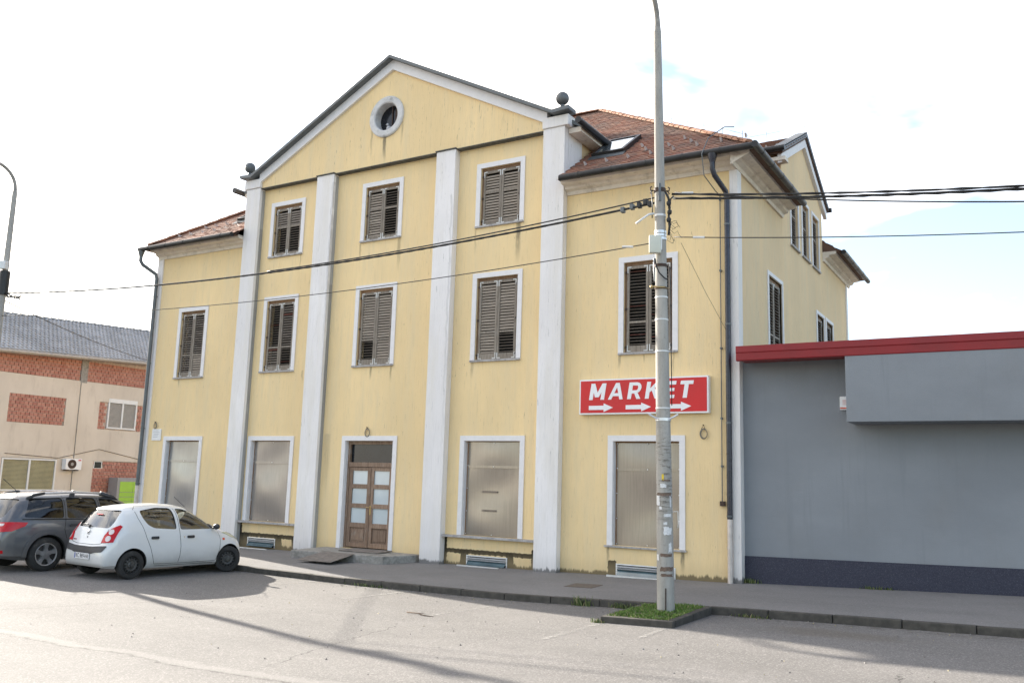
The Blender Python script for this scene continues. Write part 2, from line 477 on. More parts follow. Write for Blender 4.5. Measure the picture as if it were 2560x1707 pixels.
def line_mat():
    t = NT('worn_white_paint')
    n = t.noise(9, 6, .75); n2 = t.noise(1.5, 3, .6, loc=(9,2,0))
    tr = t.new('ShaderNodeBsdfTransparent'); mx = t.new('ShaderNodeMixShader')
    t.col((.40,.385,.36)); t.rough(.8)
    f = t.math('MULTIPLY', t.rng(n, .34, .66), t.rng(n2, .3, .65, .3, .8))
    t.plug(mx.inputs[0], f); t.t.links.new(tr.outputs[0], mx.inputs[1]); t.t.links.new(t.b.outputs[0], mx.inputs[2])
    t.t.links.new(mx.outputs[0], t.n['Material Output'].inputs['Surface'])
    return t.m
MT['line'] = line_mat()

def gray_render(name, c):
    t = NT(name)
    f = t.noise(55, 3, .7); big = t.noise((.35,.35,.6), 5, .6); mid = t.noise((1.4,1.4,1.0), 5, .65, loc=(6,1,1))
    cc = t.mix(t.rng(big, .3, .7), tuple(v*.92 for v in c), tuple(v*1.07 for v in c))
    cc = t.mix(t.rng(mid, .45, .8, 0, .35), cc, tuple(v*.84*q for v, q in zip(c, (1.06,1.0,.92))))
    cc = t.mix(t.rng(f, .45, .75, 0, .2), cc, tuple(v*.7 for v in c))
    st = t.noise((5,5,.25), 4, .7, loc=(1,1,3)); x, y, z = t.xyz()
    cc = t.mix(t.math('MULTIPLY', t.rng(st, .52, .72), t.rng(big, .35, .65, .1, .32)), cc, tuple(v*.66 for v in c))
    t.col(cc); t.rough(.9); t.bump(f, .35, .01); t.b.inputs['Specular IOR Level'].default_value = .25
    return t.m
MT['grey_wall'] = gray_render('blue_grey_render', (.25,.268,.29))
def mosaic():
    t = NT('navy_mosaic_plaster')
    vo = t.new('ShaderNodeTexVoronoi'); t.plug(vo.inputs['Vector'], t.scaled(90)); vo.inputs['Scale'].default_value = 1
    st = t.new('ShaderNodeSeparateColor'); t.plug(st.inputs[0], vo.outputs['Color'])
    c = t.mix(st.outputs[0], (.014,.016,.034), (.030,.033,.060))
    c = t.mix(t.rng(st.outputs[1], .85, .97, 0, .6), c, (.10,.10,.13))
    t.col(c); t.rough(.5); t.bump(st.outputs[2], .4, .006)
    return t.m
MT['plinth'] = mosaic()
MT['red_fascia'] = simple('dark_red_sheet_metal', (.24,.012,.016), .38, .1, .1, 2)
MT['sign_red'] = simple('sign_red', (.60,.010,.012), .4, 0, .05, 1.5)
MT['sign_white'] = simple('sign_white', (.85,.85,.86), .45, 0, .03, 3)
MT['alarm_red'] = simple('orange_stripe', (.70,.10,.03), .5)
MT['text_red'] = simple('faded_red_print', (.60,.22,.20), .6)
MT['text_grey'] = simple('faded_grey_print', (.42,.42,.44), .6)

def z_base(x):      # ground level along the house front
    pts = [(-60,-.55),(-21,-.44),(-12,-.40),(-8,-.38),(-5,-.347),(-.8,-.265),(4.5,-.085),(9,.07),(60,.3)]
    return interp(pts, x)
def z_kerb(x):      # top of the kerb
    pts = [(-60,-.62),(-21,-.48),(-12,-.455),(-10,-.475),(-7.7,-.49),(-5,-.465),(-3.7,-.45),(-.8,-.35),(1.5,-.28),(4.6,-.2),(9,-.06),(60,.2)]
    return interp(pts, x)
def interp(pts, x):
    if x <= pts[0][0]: return pts[0][1]
    for (a, p), (b, q) in zip(pts, pts[1:]):
        if x <= b: return p + (q-p)*(x-a)/(b-a)
    return pts[-1][1]
KY = -3.3
def z_road(x, y):
    base = z_kerb(x) - .12
    if y < KY:
        return base + .018*min(1, (KY-y)/9)
    t = min(1, (y-KY)/3.3)
    return base + (z_base(x)-.14-base)*t
def z_pave(x, y):
    t = max(0, min(1, (y-KY)/3.3))
    return z_kerb(x) + (z_base(x)-z_kerb(x))*t

# ------------------------------------------------------------------ ground
def grid_sheet(name, xs, ys, zf, mat):
    mb = MB(); n = len(ys)
    mb.v = [(x, y, zf(x, y)) for x in xs for y in ys]
    mb.f = [(i*n+j, (i+1)*n+j, (i+1)*n+j+1, i*n+j+1) for i in range(len(xs)-1) for j in range(n-1)]
    o = mb.build(name, mat, recalc=False, smooth='all'); o['kind'] = 'structure'
    return o
fx = [-400,-200,-100,-60,-45,-36,-30] + [-26+i*.5 for i in range(65)] + [7,9,12,20,40,80,150,400]
grid_sheet('road', fx, [-400,-150,-60,-30,-20,-16,-14,-12.3,-11,-9,-7.5,-6,-5,-4,KY,-2,-1,0,.2,5,14,30,60,150,400], z_road, MT['asphalt'])
grid_sheet('pavement', [-21+i*.5 for i in range(83)], [KY-.02,-2.6,-1.8,-1.0,-.4,0,.4], z_pave, MT['pave'])
kerb = thing('kerb', (-8, KY, -.5), '', '')
del kerb['label']; del kerb['category']; kerb['kind'] = 'structure'
kx = -21.0
isl_x0, isl_x1 = -1.05, .06
while kx < 20:
    L = 1.0
    a, b = kx+.006, kx+L-.006
    mb = MB()
    j = random.uniform(-.008,.008); dz = random.uniform(-.006,.006)
    za, zb = z_kerb(a)+.004+dz, z_kerb(b)+.004+dz
    y0, y1 = KY-.13+j, KY+.02+j
    mb.add([(a,y0,za-.35),(b,y0,zb-.35),(b,y1,zb-.35),(a,y1,za-.35),(a,y0,za),(b,y0,zb),(b,y1,zb),(a,y1,za)],
           [(0,3,2,1),(4,5,6,7),(0,1,5,4),(1,2,6,5),(2,3,7,6),(3,0,4,7)])
    mb.build('kerb_stone', MT['kerb'], kerb, bevel=.018)
    kx += L
# the raised island round the concrete pole
isl = thing('planting_island', (-.5,-4.2,-.4), 'small kerbed island of grass round the foot of the concrete pole', 'planter')
ix0, ix1, iy0 = -1.12, .07, -5.28
def zi(x, y): return z_kerb(x) + .012 - .03*(KY-y)/2
def edge_stone(x0, x1, y0, y1):
    mb = MB()
    vs = [(x,y,zi(x,y)+d) for d in (-.4,0) for x,y in ((x0,y0),(x1,y0),(x1,y1),(x0,y1))]
    mb.add(vs, [(0,3,2,1),(4,5,6,7),(0,1,5,4),(1,2,6,5),(2,3,7,6),(3,0,4,7)])
    return mb.build('edge_stone', MT['kerb'], isl, bevel=.02)
edge_stone(ix0, ix1, iy0, iy0+.13)
edge_stone(ix1-.13, ix1, iy0+.135, -4.36); edge_stone(ix1-.13, ix1, -4.35, KY-.14)
edge_stone(ix0, ix0+.11, iy0+.135, -4.36); edge_stone(ix0, ix0+.11, -4.35, KY-.14)
mb = MB()
gx = [ix0+.11+i*(ix1-ix0-.24)/8 for i in range(9)]; gy = [iy0+.13+i*(KY-.14-iy0-.13)/12 for i in range(13)]
mb.v = [(x,y,zi(x,y)-.02+random.uniform(-.01,.02)) for x in gx for y in gy]
mb.f = [(i*13+j,(i+1)*13+j,(i+1)*13+j+1,i*13+j+1) for i in range(8) for j in range(12)]
MT['soil'] = simple('soil', (.06,.07,.03), .95, 0, .3, 12)
mb.build('soil', MT['soil'], isl, recalc=False, smooth='all')
def grass_mat(name, a, b):
    t = NT(name)
    isl_r = t.new('ShaderNodeNewGeometry').outputs['Random Per Island']
    t.col(t.mix(t.rng(isl_r,.86,.9), t.mix(isl_r, a, b), (.33,.28,.14))); t.rough(.6)
    t.b.inputs['Subsurface Weight'].default_value = 0.0
    return t.m
MT['grass'] = grass_mat('grass_blades', (.075,.16,.02), (.20,.29,.05))
MT['weed'] = grass_mat('weed_leaves', (.06,.10,.02), (.16,.18,.06))
def blades(mb, n, pos, hmin, hmax, wid=.006):
    for _ in range(n):
        x, y, z = pos()
        h = random.uniform(hmin, hmax); a = random.uniform(0, 2*PI); l = random.uniform(.1,.7)*h
        ca, sa = math.cos(a), math.sin(a); w = wid*random.uniform(.7,1.5)
        b = random.uniform(0, 2*PI); cb, sb = math.cos(b)*w, math.sin(b)*w
        mb.add([(x-cb,y-sb,z),(x+cb,y+sb,z),(x+ca*l*.4+cb*.7,y+sa*l*.4+sb*.7,z+h*.6),(x+ca*l*.4-cb*.7,y+sa*l*.4-sb*.7,z+h*.6),(x+ca*l,y+sa*l,z+h*random.uniform(.75,1))],
               [(0,1,2,3),(3,2,4)])
mb = MB()
def ipos():
    while True:
        x = random.uniform(ix0+.08, ix1-.10); y = random.uniform(iy0+.09, KY-.1)
        if (x+.46)**2+(y+4.17)**2 > .023 and random.random() < .45+.6*math.sin(x*9+y*5)*math.sin(x*4-y*7): return x, y, zi(x,y)-.02
blades(mb, 6000, ipos, .02, .07, .005)
g = mb.build('grass', MT['grass'], None, recalc=False); tag(g, 'short green grass on the kerbed island round the pole', 'grass', kind='stuff')

# weeds growing along the kerb and walls
def weed(label, cx, cy, cz, sx, sy, n, h0, h1):
    mb = MB()
    blades(mb, n, lambda: (random.gauss(cx,sx), random.gauss(cy,sy), cz), h0, h1, .008)
    o = mb.build('weed', MT['weed'], None, recalc=False)
    tag(o, label, 'weed', 'weeds in the kerb and wall joints', 'stuff' if n < 70 and sx < .1 else None)
weed('largest tuft of weeds growing against the kerb left of the pole', -2.35, KY-.17, z_road(-2.35,KY-.2), .10, .03, 90, .06, .22)
weed('low spreading weeds in the kerb gutter just beside the island', -1.45, KY-.18, z_road(-1.4,KY-.2), .16, .03, 90, .04, .14)
weed('sparse weeds in the kerb gutter below the door step', -7.3, KY-.16, z_road(-7.3,KY-.2), .3, .02, 60, .03, .09)
weed('moss and weed tuft at the foot of the white downpipe', -.36, .12, z_base(-.3), .12, .03, 110, .03, .13)
weed('dark weed tuft at the foot of the grey market wall', 2.1, .13, z_base(2.1)-.01, .2, .03, 100, .02, .09)
weed('thin weeds by the kerb right of the island', .75, KY-.17, z_road(.75,KY-.2), .12, .02, 50, .03, .08)
weed('weeds sprouting outside the near left corner of the island kerb', ix0-.03, iy0-.02, z_road(ix0,iy0), .06, .04, 60, .03, .09)

# faded bay lines
for i, (xa, ya, xb, yb, w) in enumerate([(-8.95,-5.3,-8.7,-3.5,.10),(-6.33,-5.4,-6.2,-3.5,.10),(-3.86,-6.1,-3.62,-3.6,.10),(-1.06,-7.2,-1.06,-5.4,.11),(.02,-6.4,-.02,-5.4,.09),(-11.4,-5.9,-11.3,-3.5,.1)]):
    mb = MB(); n = 8
    for k in range(n+1):
        t = k/n; x = xa+(xb-xa)*t; y = ya+(yb-ya)*t
        mb.v += [(x-w/2,y,z_road(x-w/2,y)+.005),(x+w/2,y,z_road(x+w/2,y)+.005)]
    mb.f = [(2*k,2*k+1,2*k+3,2*k+2) for k in range(n)]
    o = mb.build('bay_line', MT['line'], None, recalc=False); o['kind'] = 'structure'

# loose grit and a twig on the asphalt
mb = MB()
for i in range(420):
    u = random.random(); x = random.uniform(-9, 5)
    y = KY-.15-abs(random.gauss(0,.22)) if u < .6 else random.uniform(-10.5,-3.6)
    r = random.uniform(.006,.02); z = z_road(x,y)+r*.4; a = random.uniform(0,6)
    vs = [(x+r*math.cos(a+k*2.1)*random.uniform(.7,1.2), y+r*math.sin(a+k*2.1)*random.uniform(.7,1.2), z-r*.5) for k in range(3)]+[(x,y,z+r*.6)]
    mb.add(vs, [(0,1,3),(1,2,3),(2,0,3),(2,1,0)])
MT['grit'] = grass_mat('grit_stones', (.10,.09,.08), (.26,.24,.215))
tag(mb.build('grit', MT['grit'], None, recalc=False), 'loose grit and small stones scattered on the asphalt along the kerb', 'gravel', kind='stuff')
mb = MB(); tz = z_road(-3.9,-6.1)
mb.tube([(-4.35,-6.0,tz+.012),(-4.1,-6.03,tz+.02),(-3.9,-6.12,tz+.014),(-3.72,-6.11,tz+.012)], [.010,.009,.008,.004], 5); mb.tube([(-4.1,-6.03,tz+.02),(-4.02,-5.93,tz+.018)], [.006,.003], 5)
tag(mb.build('twig', simple('dry_twig', (.085,.055,.035), .9), None, smooth='all'), 'small dry brown twig lying on the sunlit asphalt', 'twig')

# pavement cover
mb = MB(); x0,x1,y0,y1 = -3.45,-2.83,-2.04,-1.51
mb.add([(x,y,z_pave(x,y)+d) for d in (-.02,.006) for x,y in ((x0,y0),(x1,y0),(x1,y1),(x0,y1))], [(0,3,2,1),(4,5,6,7),(0,1,5,4),(1,2,6,5),(2,3,7,6),(3,0,4,7)])
MT['rust'] = simple('rusty_cover', (.13,.105,.085), .8, .1, .3, 14, bump=.3)
o = mb.build('drain_cover', MT['rust'], None, bevel=.003); tag(o, 'rusty rectangular metal cover set in the pavement by the pole', 'drain cover')

# ------------------------------------------------------------------ the yellow house
house = thing('corner_house', (-10,0,-.36), 'three storey pale yellow house with white pilasters, gable and closed brown shutters', 'house')
XL, XR, YB = -19.78, -.46, 12.6
WX = {'W0':(-18.76,-16.97),'W1':(-14.98,-13.15),'D':(-11.36,-9.47),'W3':(-7.48,-5.62),'W4':(-3.45,-1.63),
      'M0':(-18.56,-17.18),'M1':(-14.74,-13.345),'M2':(-11.17,-9.725),'M3':(-7.28,-5.81),'M4':(-3.225,-1.79),
      'T1':(-14.715,-13.32),'T2':(-11.13,-9.68),'T3':(-7.27,-5.82)}
GT, GB, MTOP, MB_, TT, TB = 2.75, .335, 6.86, 4.60, 9.80, 8.095
dz_adj = {'M0':-.035,'M2':.03,'T2':.045,'T3':-.02,'T1':-.02,'M4':-.015,'M1':.01}
TW = .13
def front(a, d, z): return (a, -d, z)
def side(a, d, z): return (XR+d, a, z)
def wb(mb, m, a0, a1, d0, d1, z0, z1):
    vs = [m(a,d,z) for z in (z0,z1) for a,d in ((a0,d0),(a1,d0),(a1,d1),(a0,d1))]
    mb.add(vs, [(0,3,2,1),(4,5,6,7),(0,1,5,4),(1,2,6,5),(2,3,7,6),(3,0,4,7)])
def wall_holes(mb, m, a0, a1, z0, z1, holes, depth=.3, th=0.0):
    A = sorted(set([a0,a1]+[v for h in holes for v in h[:2] if a0 < v < a1])); Z = sorted(set([z0,z1]+[v for h in holes for v in h[2:] if z0 < v < z1]))
    for p, q in zip(A, A[1:]):
        for r, s in zip(Z, Z[1:]):
            ca, cz = (p+q)/2, (r+s)/2
            if any(h[0] < ca < h[1] and h[2] < cz < h[3] for h in holes): continue
            mb.add([m(p,0,r),m(q,0,r),m(q,0,s),m(p,0,s)], [(0,1,2,3)])
    for h in holes:
        if not (a0 < (h[0]+h[1])/2 < a1): continue
        c = [(h[0],h[2]),(h[1],h[2]),(h[1],h[3]),(h[0],h[3])]
        for i in range(4):
            (p, r), (q, s) = c[i], c[(i+1)%4]
            mb.add([m(p,0,r),m(q,0,s),m(q,-depth,s),m(p,-depth,r)], [(0,1,2,3)])
holes = []
for k, (a, b) in WX.items():
    if k[0] == 'W': h = (a+TW, b-TW, GB, GT-TW)
    elif k == 'D': h = (a+TW, b-TW, -.20, GT-TW)
    elif k[0] == 'M': dz = dz_adj.get(k,0); h = (a+TW, b-TW, MB_+.03+dz, MTOP-TW+dz)
    else: dz = dz_adj.get(k,0); h = (a+TW, b-TW, TB+.03+dz, TT-TW+dz)
    holes.append(h)
basement = [(-14.72,-13.62,-.37,-.115),(-7.18,-6.02,-.37,-.125),(-3.23,-1.85,-.33,-.05)]
hb = [(a,b,c,d) for a,b,c,d in basement]
mb = MB()
H = holes + hb
wall_holes(mb, front, XL, -15.3, -.9, 8.85, H)
wall_holes(mb, front, -15.3, -4.9, -.9, 10.3, H)
wall_holes(mb, front, -4.9, XR-.001, -.9, 8.85, H)
mb.build('front_wall', MT['yellow'], house, recalc=False)
mb = MB()
SW = [(2.42,3.88,4.6,6.84),(7.72,8.85,4.6,6.84),(9.0,10.13,4.6,6.84)]
SW3 = [(4.80,5.78,8.05,9.72),(6.10,7.06,8.05,9.72),(7.36,8.36,8.05,9.72)]
sh = [(a+.10,b-.10,c+.03,d-.11) for a,b,c,d in SW] + [(a+.09,b-.09,c+.03,d-.10) for a,b,c,d in SW3]
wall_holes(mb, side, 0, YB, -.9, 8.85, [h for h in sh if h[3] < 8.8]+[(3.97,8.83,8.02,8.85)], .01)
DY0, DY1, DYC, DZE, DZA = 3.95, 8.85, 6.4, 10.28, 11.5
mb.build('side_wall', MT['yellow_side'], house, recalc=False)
mb = MB()
mb.add([(XL,0,-.9),(XL,YB,-.9),(XL,YB,8.85),(XL,0,8.85)], [(3,2,1,0)])
mb.add([(XL,YB,-.9),(XR,YB,-.9),(XR,YB,8.85),(XL,YB,8.85)], [(3,2,1,0)])
mb.build('rear_wall', MT['yellow_side'], house, recalc=False)

# pilasters
PIL = [(-15.65,-15.06),(-12.73,-12.08),(-8.455,-7.84),(-5.21,-4.61)]
for i, (a, b) in enumerate(PIL):
    mb = MB(); top = 10.25 if i in (1,2) else 10.28
    mb.box(a, b, -.21, .0, -.9, top)
    o = mb.build('pilaster', MT['white_render'], house, bevel=.012)
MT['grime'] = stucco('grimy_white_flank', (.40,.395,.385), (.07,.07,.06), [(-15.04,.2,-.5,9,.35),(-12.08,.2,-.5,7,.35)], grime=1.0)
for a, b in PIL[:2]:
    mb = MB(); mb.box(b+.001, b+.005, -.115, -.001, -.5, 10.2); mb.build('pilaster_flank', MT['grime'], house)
# upper sides of the projecting bay above the wing roofs
for xa, xb, in ((-4.605,-4.90),(-15.655,-15.36)):
    mb = MB(); mb.box(min(xa,xb), max(xa,xb), .003, .72, 8.3, 10.3); mb.build('bay_return', MT['white_render'], house)
    mb = MB(); s = 1 if xa > -10 else -1
    mb.box(min(xa-.02*s,xb), max(xa-.02*s,xb), .723, 4.5, 8.3, 10.3); mb.build('bay_cheek', MT['yellow_side'], house)
# capitals at the gable ends
for xa, xb in ((-5.225,-4.50),(-15.72,-15.045)):
    mb = MB(); mb.box(xa, xb, -.25, .7, 10.285, 10.56); mb.build('capital', MT['white_render'], house, bevel=.02)
# gable field
gz = lambda x: 13.28 - (13.28-10.50)/5.42*abs(x+10.1)
mb = MB()
xa, xb = -15.04, -5.23
mb.prism([(xa,10.255),(xb,10.255),(xb,gz(xb)-.05),(-10.1,13.2),(xa,gz(xa)-.05)], 1, -.16, .05)
gab = MB(); OC = (-10.27, 11.63); RO, RI = .60, .43
# build the field as a fan round the oculus so that the hole is real
outer = []
corner = [(xb,10.255),(xb,gz(xb)-.05),(-10.1,13.2),(xa,gz(xa)-.05),(xa,10.255)]
def ray_to_poly(c, ang, poly):
    dx, dz = math.cos(ang), math.sin(ang); best = None
    for (p, q) in zip(poly, poly[1:]+poly[:1]):
        ex, ez = q[0]-p[0], q[1]-p[1]; den = dx*ez-dz*ex
        if abs(den) < 1e-9: continue
        t = ((p[0]-c[0])*ez-(p[1]-c[1])*ex)/den; s = ((p[0]-c[0])*dz-(p[1]-c[1])*dx)/den
        if t > 0 and -1e-6 <= s <= 1+1e-6 and (best is None or t < best): best = t
    return (c[0]+dx*best, c[1]+dz*best)
angs = sorted(set([2*PI*i/48 for i in range(48)] + [math.atan2(p[1]-OC[1],p[0]-OC[0]) % (2*PI) for p in corner]))
n = len(angs)
inn = [(OC[0]+RI*math.cos(a), OC[1]+RI*math.sin(a)) for a in angs]; out = [ray_to_poly(OC, a, corner) for a in angs]
vs = [(p[0],-.16,p[1]) for p in inn] + [(p[0],-.16,p[1]) for p in out] + [(p[0],.2,p[1]) for p in inn] + [(p[0],.05,p[1]) for p in out]
fs = []
for i in range(n):
    j = (i+1)%n
    fs += [(i, n+i, n+j, j), (2*n+i, i, j, 2*n+j), (n+i, 3*n+i, 3*n+j, n+j)]
gab.add(vs, fs); gab.build('gable_wall', MT['yellow'], house, recalc=False)
# oculus
mb = MB()
prof = [(RI-.03,.22),(RI-.03,-.20),(RI,-.225),(RO-.03,-.225),(RO,-.20),(RO,-.10)]
mb.lathe(prof, (OC[0],0,OC[1]), axis=1, n=48)
MT['ocu'] = simple('weathered_white_ring', (.62,.61,.60), .8, 0, .1, 6, dirt=(.16,.16,.15), dirt_s=2.2)
oc = mb.build('oculus', MT['ocu'], house, smooth=True)
mb = MB(); mb.prism([(OC[0]+.5*math.cos(2*PI*i/24), OC[1]+.5*math.sin(2*PI*i/24)) for i in range(24)], 1, .05, .07); mb.build('pane', MT['glass_dark'], oc)
mb = MB(); mb.box(OC[0]+.02, OC[0]+.05, .02, .045, OC[1]-.38, OC[1]+.38); mb.box(OC[0]+.14, OC[0]+.30, .02, .046, OC[1]-.28, OC[1]+.28); mb.build('window_frame', MT['iron'], oc)
# pigeon sitting in the oculus
mb = MB(); px, py, pz = OC[0]+.03, -.10, OC[1]-.33
mb.sphere((px,py,pz), .075, 12, 8, (1.0,.8,1.15)); mb.sphere((px-.02,py-.03,pz+.11), .038, 10, 6); mb.tube([(px+.03,py,pz-.01),(px+.13,py+.02,pz-.07)], [.05,.02], 8); mb.tube([(px-.05,py-.05,pz+.11),(px-.075,py-.06,pz+.105)], [.012,.003], 5)
o = mb.build('pigeon', simple('pigeon_feathers', (.42,.43,.45), .7, 0, .2, 20), None, smooth='all'); tag(o, 'pale grey pigeon sitting in the round gable window', 'bird')
# flashing line at the foot of the gable
mb = MB(); mb.box(-15.04,-12.75,-.20,.0,10.236,10.258); mb.box(-12.75,-12.06,-.245,.0,10.254,10.28); mb.box(-12.06,-8.475,-.20,.0,10.236,10.258)
mb.box(-8.475,-7.82,-.245,.0,10.254,10.28); mb.box(-7.82,-5.225,-.20,.0,10.236,10.258); mb.build('cornice_flashing', MT['flash_dark'], house)
# raking white trim and grey coping
def rake(name, mat, t0, t1, y0, y1, ext):
    mb = MB()
    for s in (-1, 1):
        xe = -10.1+s*ext
        p = [(-10.1,13.28-t0),(xe,gz(xe)-t0),(xe,gz(xe)-t1),(-10.1,13.28-t1)]
        mb.prism(p, 1, y0, y1)
    return mb.build(name, mat, house)
rake('gable_trim', MT['white_trim'], .02, .30, -.24, .0, 5.0)
mb = MB()
for s in (-1,1):
    x0, x1 = -10.1, -10.1+s*5.22; z1 = gz(x1)
    mb.prism([(x0,13.28+.065),(x1,z1+.065),(x1,z1-.02),(x0,13.28-.02)], 1, -.42, -.05)
    x2 = -10.1+s*5.68
    mb.prism([(x1,z1+.065),(x2,z1+.10),(x2,z1+.01),(x1,z1-.02)], 1, -.42, .0)
mb.build('gable_coping', MT['grey_metal'], house)
for x in (-4.66,-15.52):
    mb = MB(); mb.sphere((x,-.27,10.96), .165, 24, 16); mb.lathe([(.10,-.27),(.055,-.2),(.05,-.14)], (x,-.27,10.94), 2, 16); mb.build('finial_ball', MT['grey_metal'], house, smooth='all')
mb = MB(); mb.tube([(-9.95,-.1,13.3),(-9.95,-.1,13.62)], .012, 6); mb.build('lightning_rod', MT['grey_metal'], house)
# roof of the projecting bay
mb = MB()
for s in (-1,1):
    x1 = -10.1+s*5.85; z1 = gz(x1)
    mb.prism([(-10.1,13.34),(x1,z1+.06),(x1,z1-.04),(-10.1,13.24)], 1, -.05, 7.0)
mb.build('bay_roof', MT['grey_metal'], house)
for s in (-1,1):
    x0 = -10.1+s*5.5; x1 = -10.1+s*5.84
    mb = MB(); mb.box(min(x0,x1), max(x0,x1), -.02, 4.4, 10.14, 10.27); mb.build('bay_soffit', MT['cream'], house)
for s in (-1,1):
    xg = -10.1+s*5.93; mb = MB(); mb.tube([(xg,-.38,10.29),(xg,2.2,10.29)], .085, 10); mb.build('bay_gutter', MT['dark_gutter'], house, smooth=True)

# main hip roof
DY0, DY1, DYC, DZE, DZA = 3.95, 8.85, 6.4, 10.28, 11.5
ex0, ex1, ey0, ey1, ez, SL = -20.02, .06, -.52, 13.12, 8.84, .70
run = (ey1-ey0)/2; rz = ez+SL*run; rx0, rx1, ry = ex0+run, ex1-run, ey0+run
mb = MB(); dzr = -.03
zf = lambda d: ez+dzr+SL*d
c0_, c1_ = -15.64, -4.62; dd = 1.0     # the front slope stops behind the projecting bay
mb.add([(ex0,ey0,ez+dzr),(c0_,ey0,ez+dzr),(c0_,ey0+dd,zf(dd)),(c1_,ey0+dd,zf(dd)),(c1_,ey0,ez+dzr),(ex1,ey0,ez+dzr),(rx1,ry,rz+dzr),(rx0,ry,rz+dzr),(ex1,ey1,ez+dzr),(ex0,ey1,ez+dzr)],
       [(0,1,2,7),(2,3,6,7),(3,4,5,6),(8,9,7,6),(9,0,7)])
de = 1.15; zd = zf(de)
mb.add([(ex1,ey0,ez+dzr),(ex1,DY0-.02,ez+dzr),(ex1-de,DY0-.02,zd),(ex1-de,DY1+.02,zd),(ex1,DY1+.02,ez+dzr),(ex1,ey1,ez+dzr),(rx1,ry,rz+dzr)], [(0,1,2,6),(2,3,6),(3,4,5,6)])
for yy in (DY0-.02, DY1+.02): mb.add([(ex1,yy,ez+dzr),(ex1-de,yy,zd),(ex1-de,yy,ez+dzr-.01)], [(0,1,2)])
for p, q in ((ex0,c0_),(c1_,ex1)): mb.add([(p,ey0,ez+dzr-.01),(q,ey0,ez+dzr-.01),(q,.3,ez+dzr-.01),(p,.3,ez+dzr-.01)], [(0,1,2,3)])
for p, q, y0_, y1_ in ((XR-.1,ex1,.301,DY0-.02),(XR-.1,ex1,DY1+.02,ey1),(ex0,XL+.1,.301,ey1)): mb.add([(p,y0_,ez+dzr-.01),(q,y0_,ez+dzr-.01),(q,y1_,ez+dzr-.01),(p,y1_,ez+dzr-.01)], [(0,1,2,3)])
mb.build('roof', MT['roof_hidden'], house)
def tiles(mb, O, U, V, ulen, vlen, inside, tw=.18, exp=.155, th=.016):
    O = Vector(O); U = Vector(U).normalized(); V = Vector(V).normalized(); N = U.cross(V).normalized()
    if N.z < 0: N = -N
    rows = int(vlen/exp)+1; cols = int(ulen/tw)+2
    for r in range(rows):
        for c in range(-1, cols):
            u = c*tw + (tw/2 if r % 2 else 0); v = r*exp
            if not inside(u+tw/2, v+exp/2): continue
            j = random.uniform(-.004,.006); g = .003
            a = O+U*(u+g)+V*(v+random.uniform(-.008,.008)); b = a+U*(tw-2*g)
            lift = N*(.030+j); c2 = V*(exp+.05); up = N*(.012+j*.3)
            p = [a+lift, b+lift, b+c2+up, a+c2+up, a+lift-N*th*1.6, b+lift-N*th*1.6]
            mb.add(p, [(0,1,2,3),(4,5,1,0),(5,2,1),(4,0,3)])
sl = math.sqrt(1+SL*SL)
def hip_inside(L, R):
    return lambda u, v: u > v/sl-.05 and u < L-v/sl+.05
mb = MB()
LX = ex1-ex0
def in_front(u, v):
    if not (u > v/sl-.05 and u < LX-v/sl+.05 and v/sl < run): return False
    x = ex0+u; z = ez+SL*v/sl
    if -15.7 < x < -4.56: return z > gz(x)+.04
    if -4.25 < x < -3.42 and 1.10 < v/sl < 2.28: return False   # skylight
    return True
tiles(mb, (ex0,ey0,ez), (1,0,0), (0,1,SL), LX, run*sl, in_front)
def in_right(u, v):
    y = ey0+u; z = ez+SL*v/sl
    if not (u > v/sl-.05 and u < (ey1-ey0)-v/sl+.05 and v/sl < run): return False
    return not (z < DZA-.25-.5*abs(y-DYC) and DY0-.2 < y < DY1+.2)
tiles(mb, (ex1,ey0,ez), (0,1,0), (-1,0,SL), ey1-ey0, run*sl, in_right)
# side gable roof, slope facing the street
ds = (DZA-DZE)/(DYC-DY0)
DL = 4.2
mb2len = math.sqrt((DYC-DY0+.32)**2+((DYC-DY0+.32)*ds)**2)
tiles(mb, (-4.6,DY0-.32,DZE+.02-.32*ds+.12), (1,0,0), (0,1,ds), 4.35, mb2len, lambda u, v: 0 < u < 4.30)
mb.build('roof_tiles', MT['roof'], house, recalc=False, kind='stuff')
# ridge and hip tiles
def ridge_mesh(L):
    mb = MB(); n = 7; vs = []; 
    for x, r in ((-.02,.105),(L,.09)):
        for k in range(n):
            a = PI*k/(n-1); vs.append((x, r*math.cos(a), r*.75*math.sin(a)-.01))
    fs = [(k,k+1,n+k+1,n+k) for k in range(n-1)] + [tuple(range(n))]
    mb.add(vs, fs); return mb.mesh('ridge_tile', smooth=True)
RM = ridge_mesh(.36); RM.materials.append(MT['ridge'])
def ridge_row(p, q, step=.34):
    p = Vector(p); q = Vector(q); d = (q-p); L = d.length; d.normalize()
    rot = d.to_track_quat('X', 'Z')
    for i in range(int(L/step)):
        o = bpy.data.objects.new('ridge_tile', RM); COL.objects.link(o)
        adopt(o, house); o.location = p+d*(i*step)+Vector((0,0,.045+random.uniform(-.006,.006))); o.rotation_euler = rot.to_euler()
ridge_row((ex1-.12,ey0+.12,ez+.08), (rx1,ry,rz))
ridge_row((ex0+.12,ey0+.12,ez+.08), (rx0,ry,rz))
ridge_row((-9.9,ry,rz), (rx1,ry,rz))
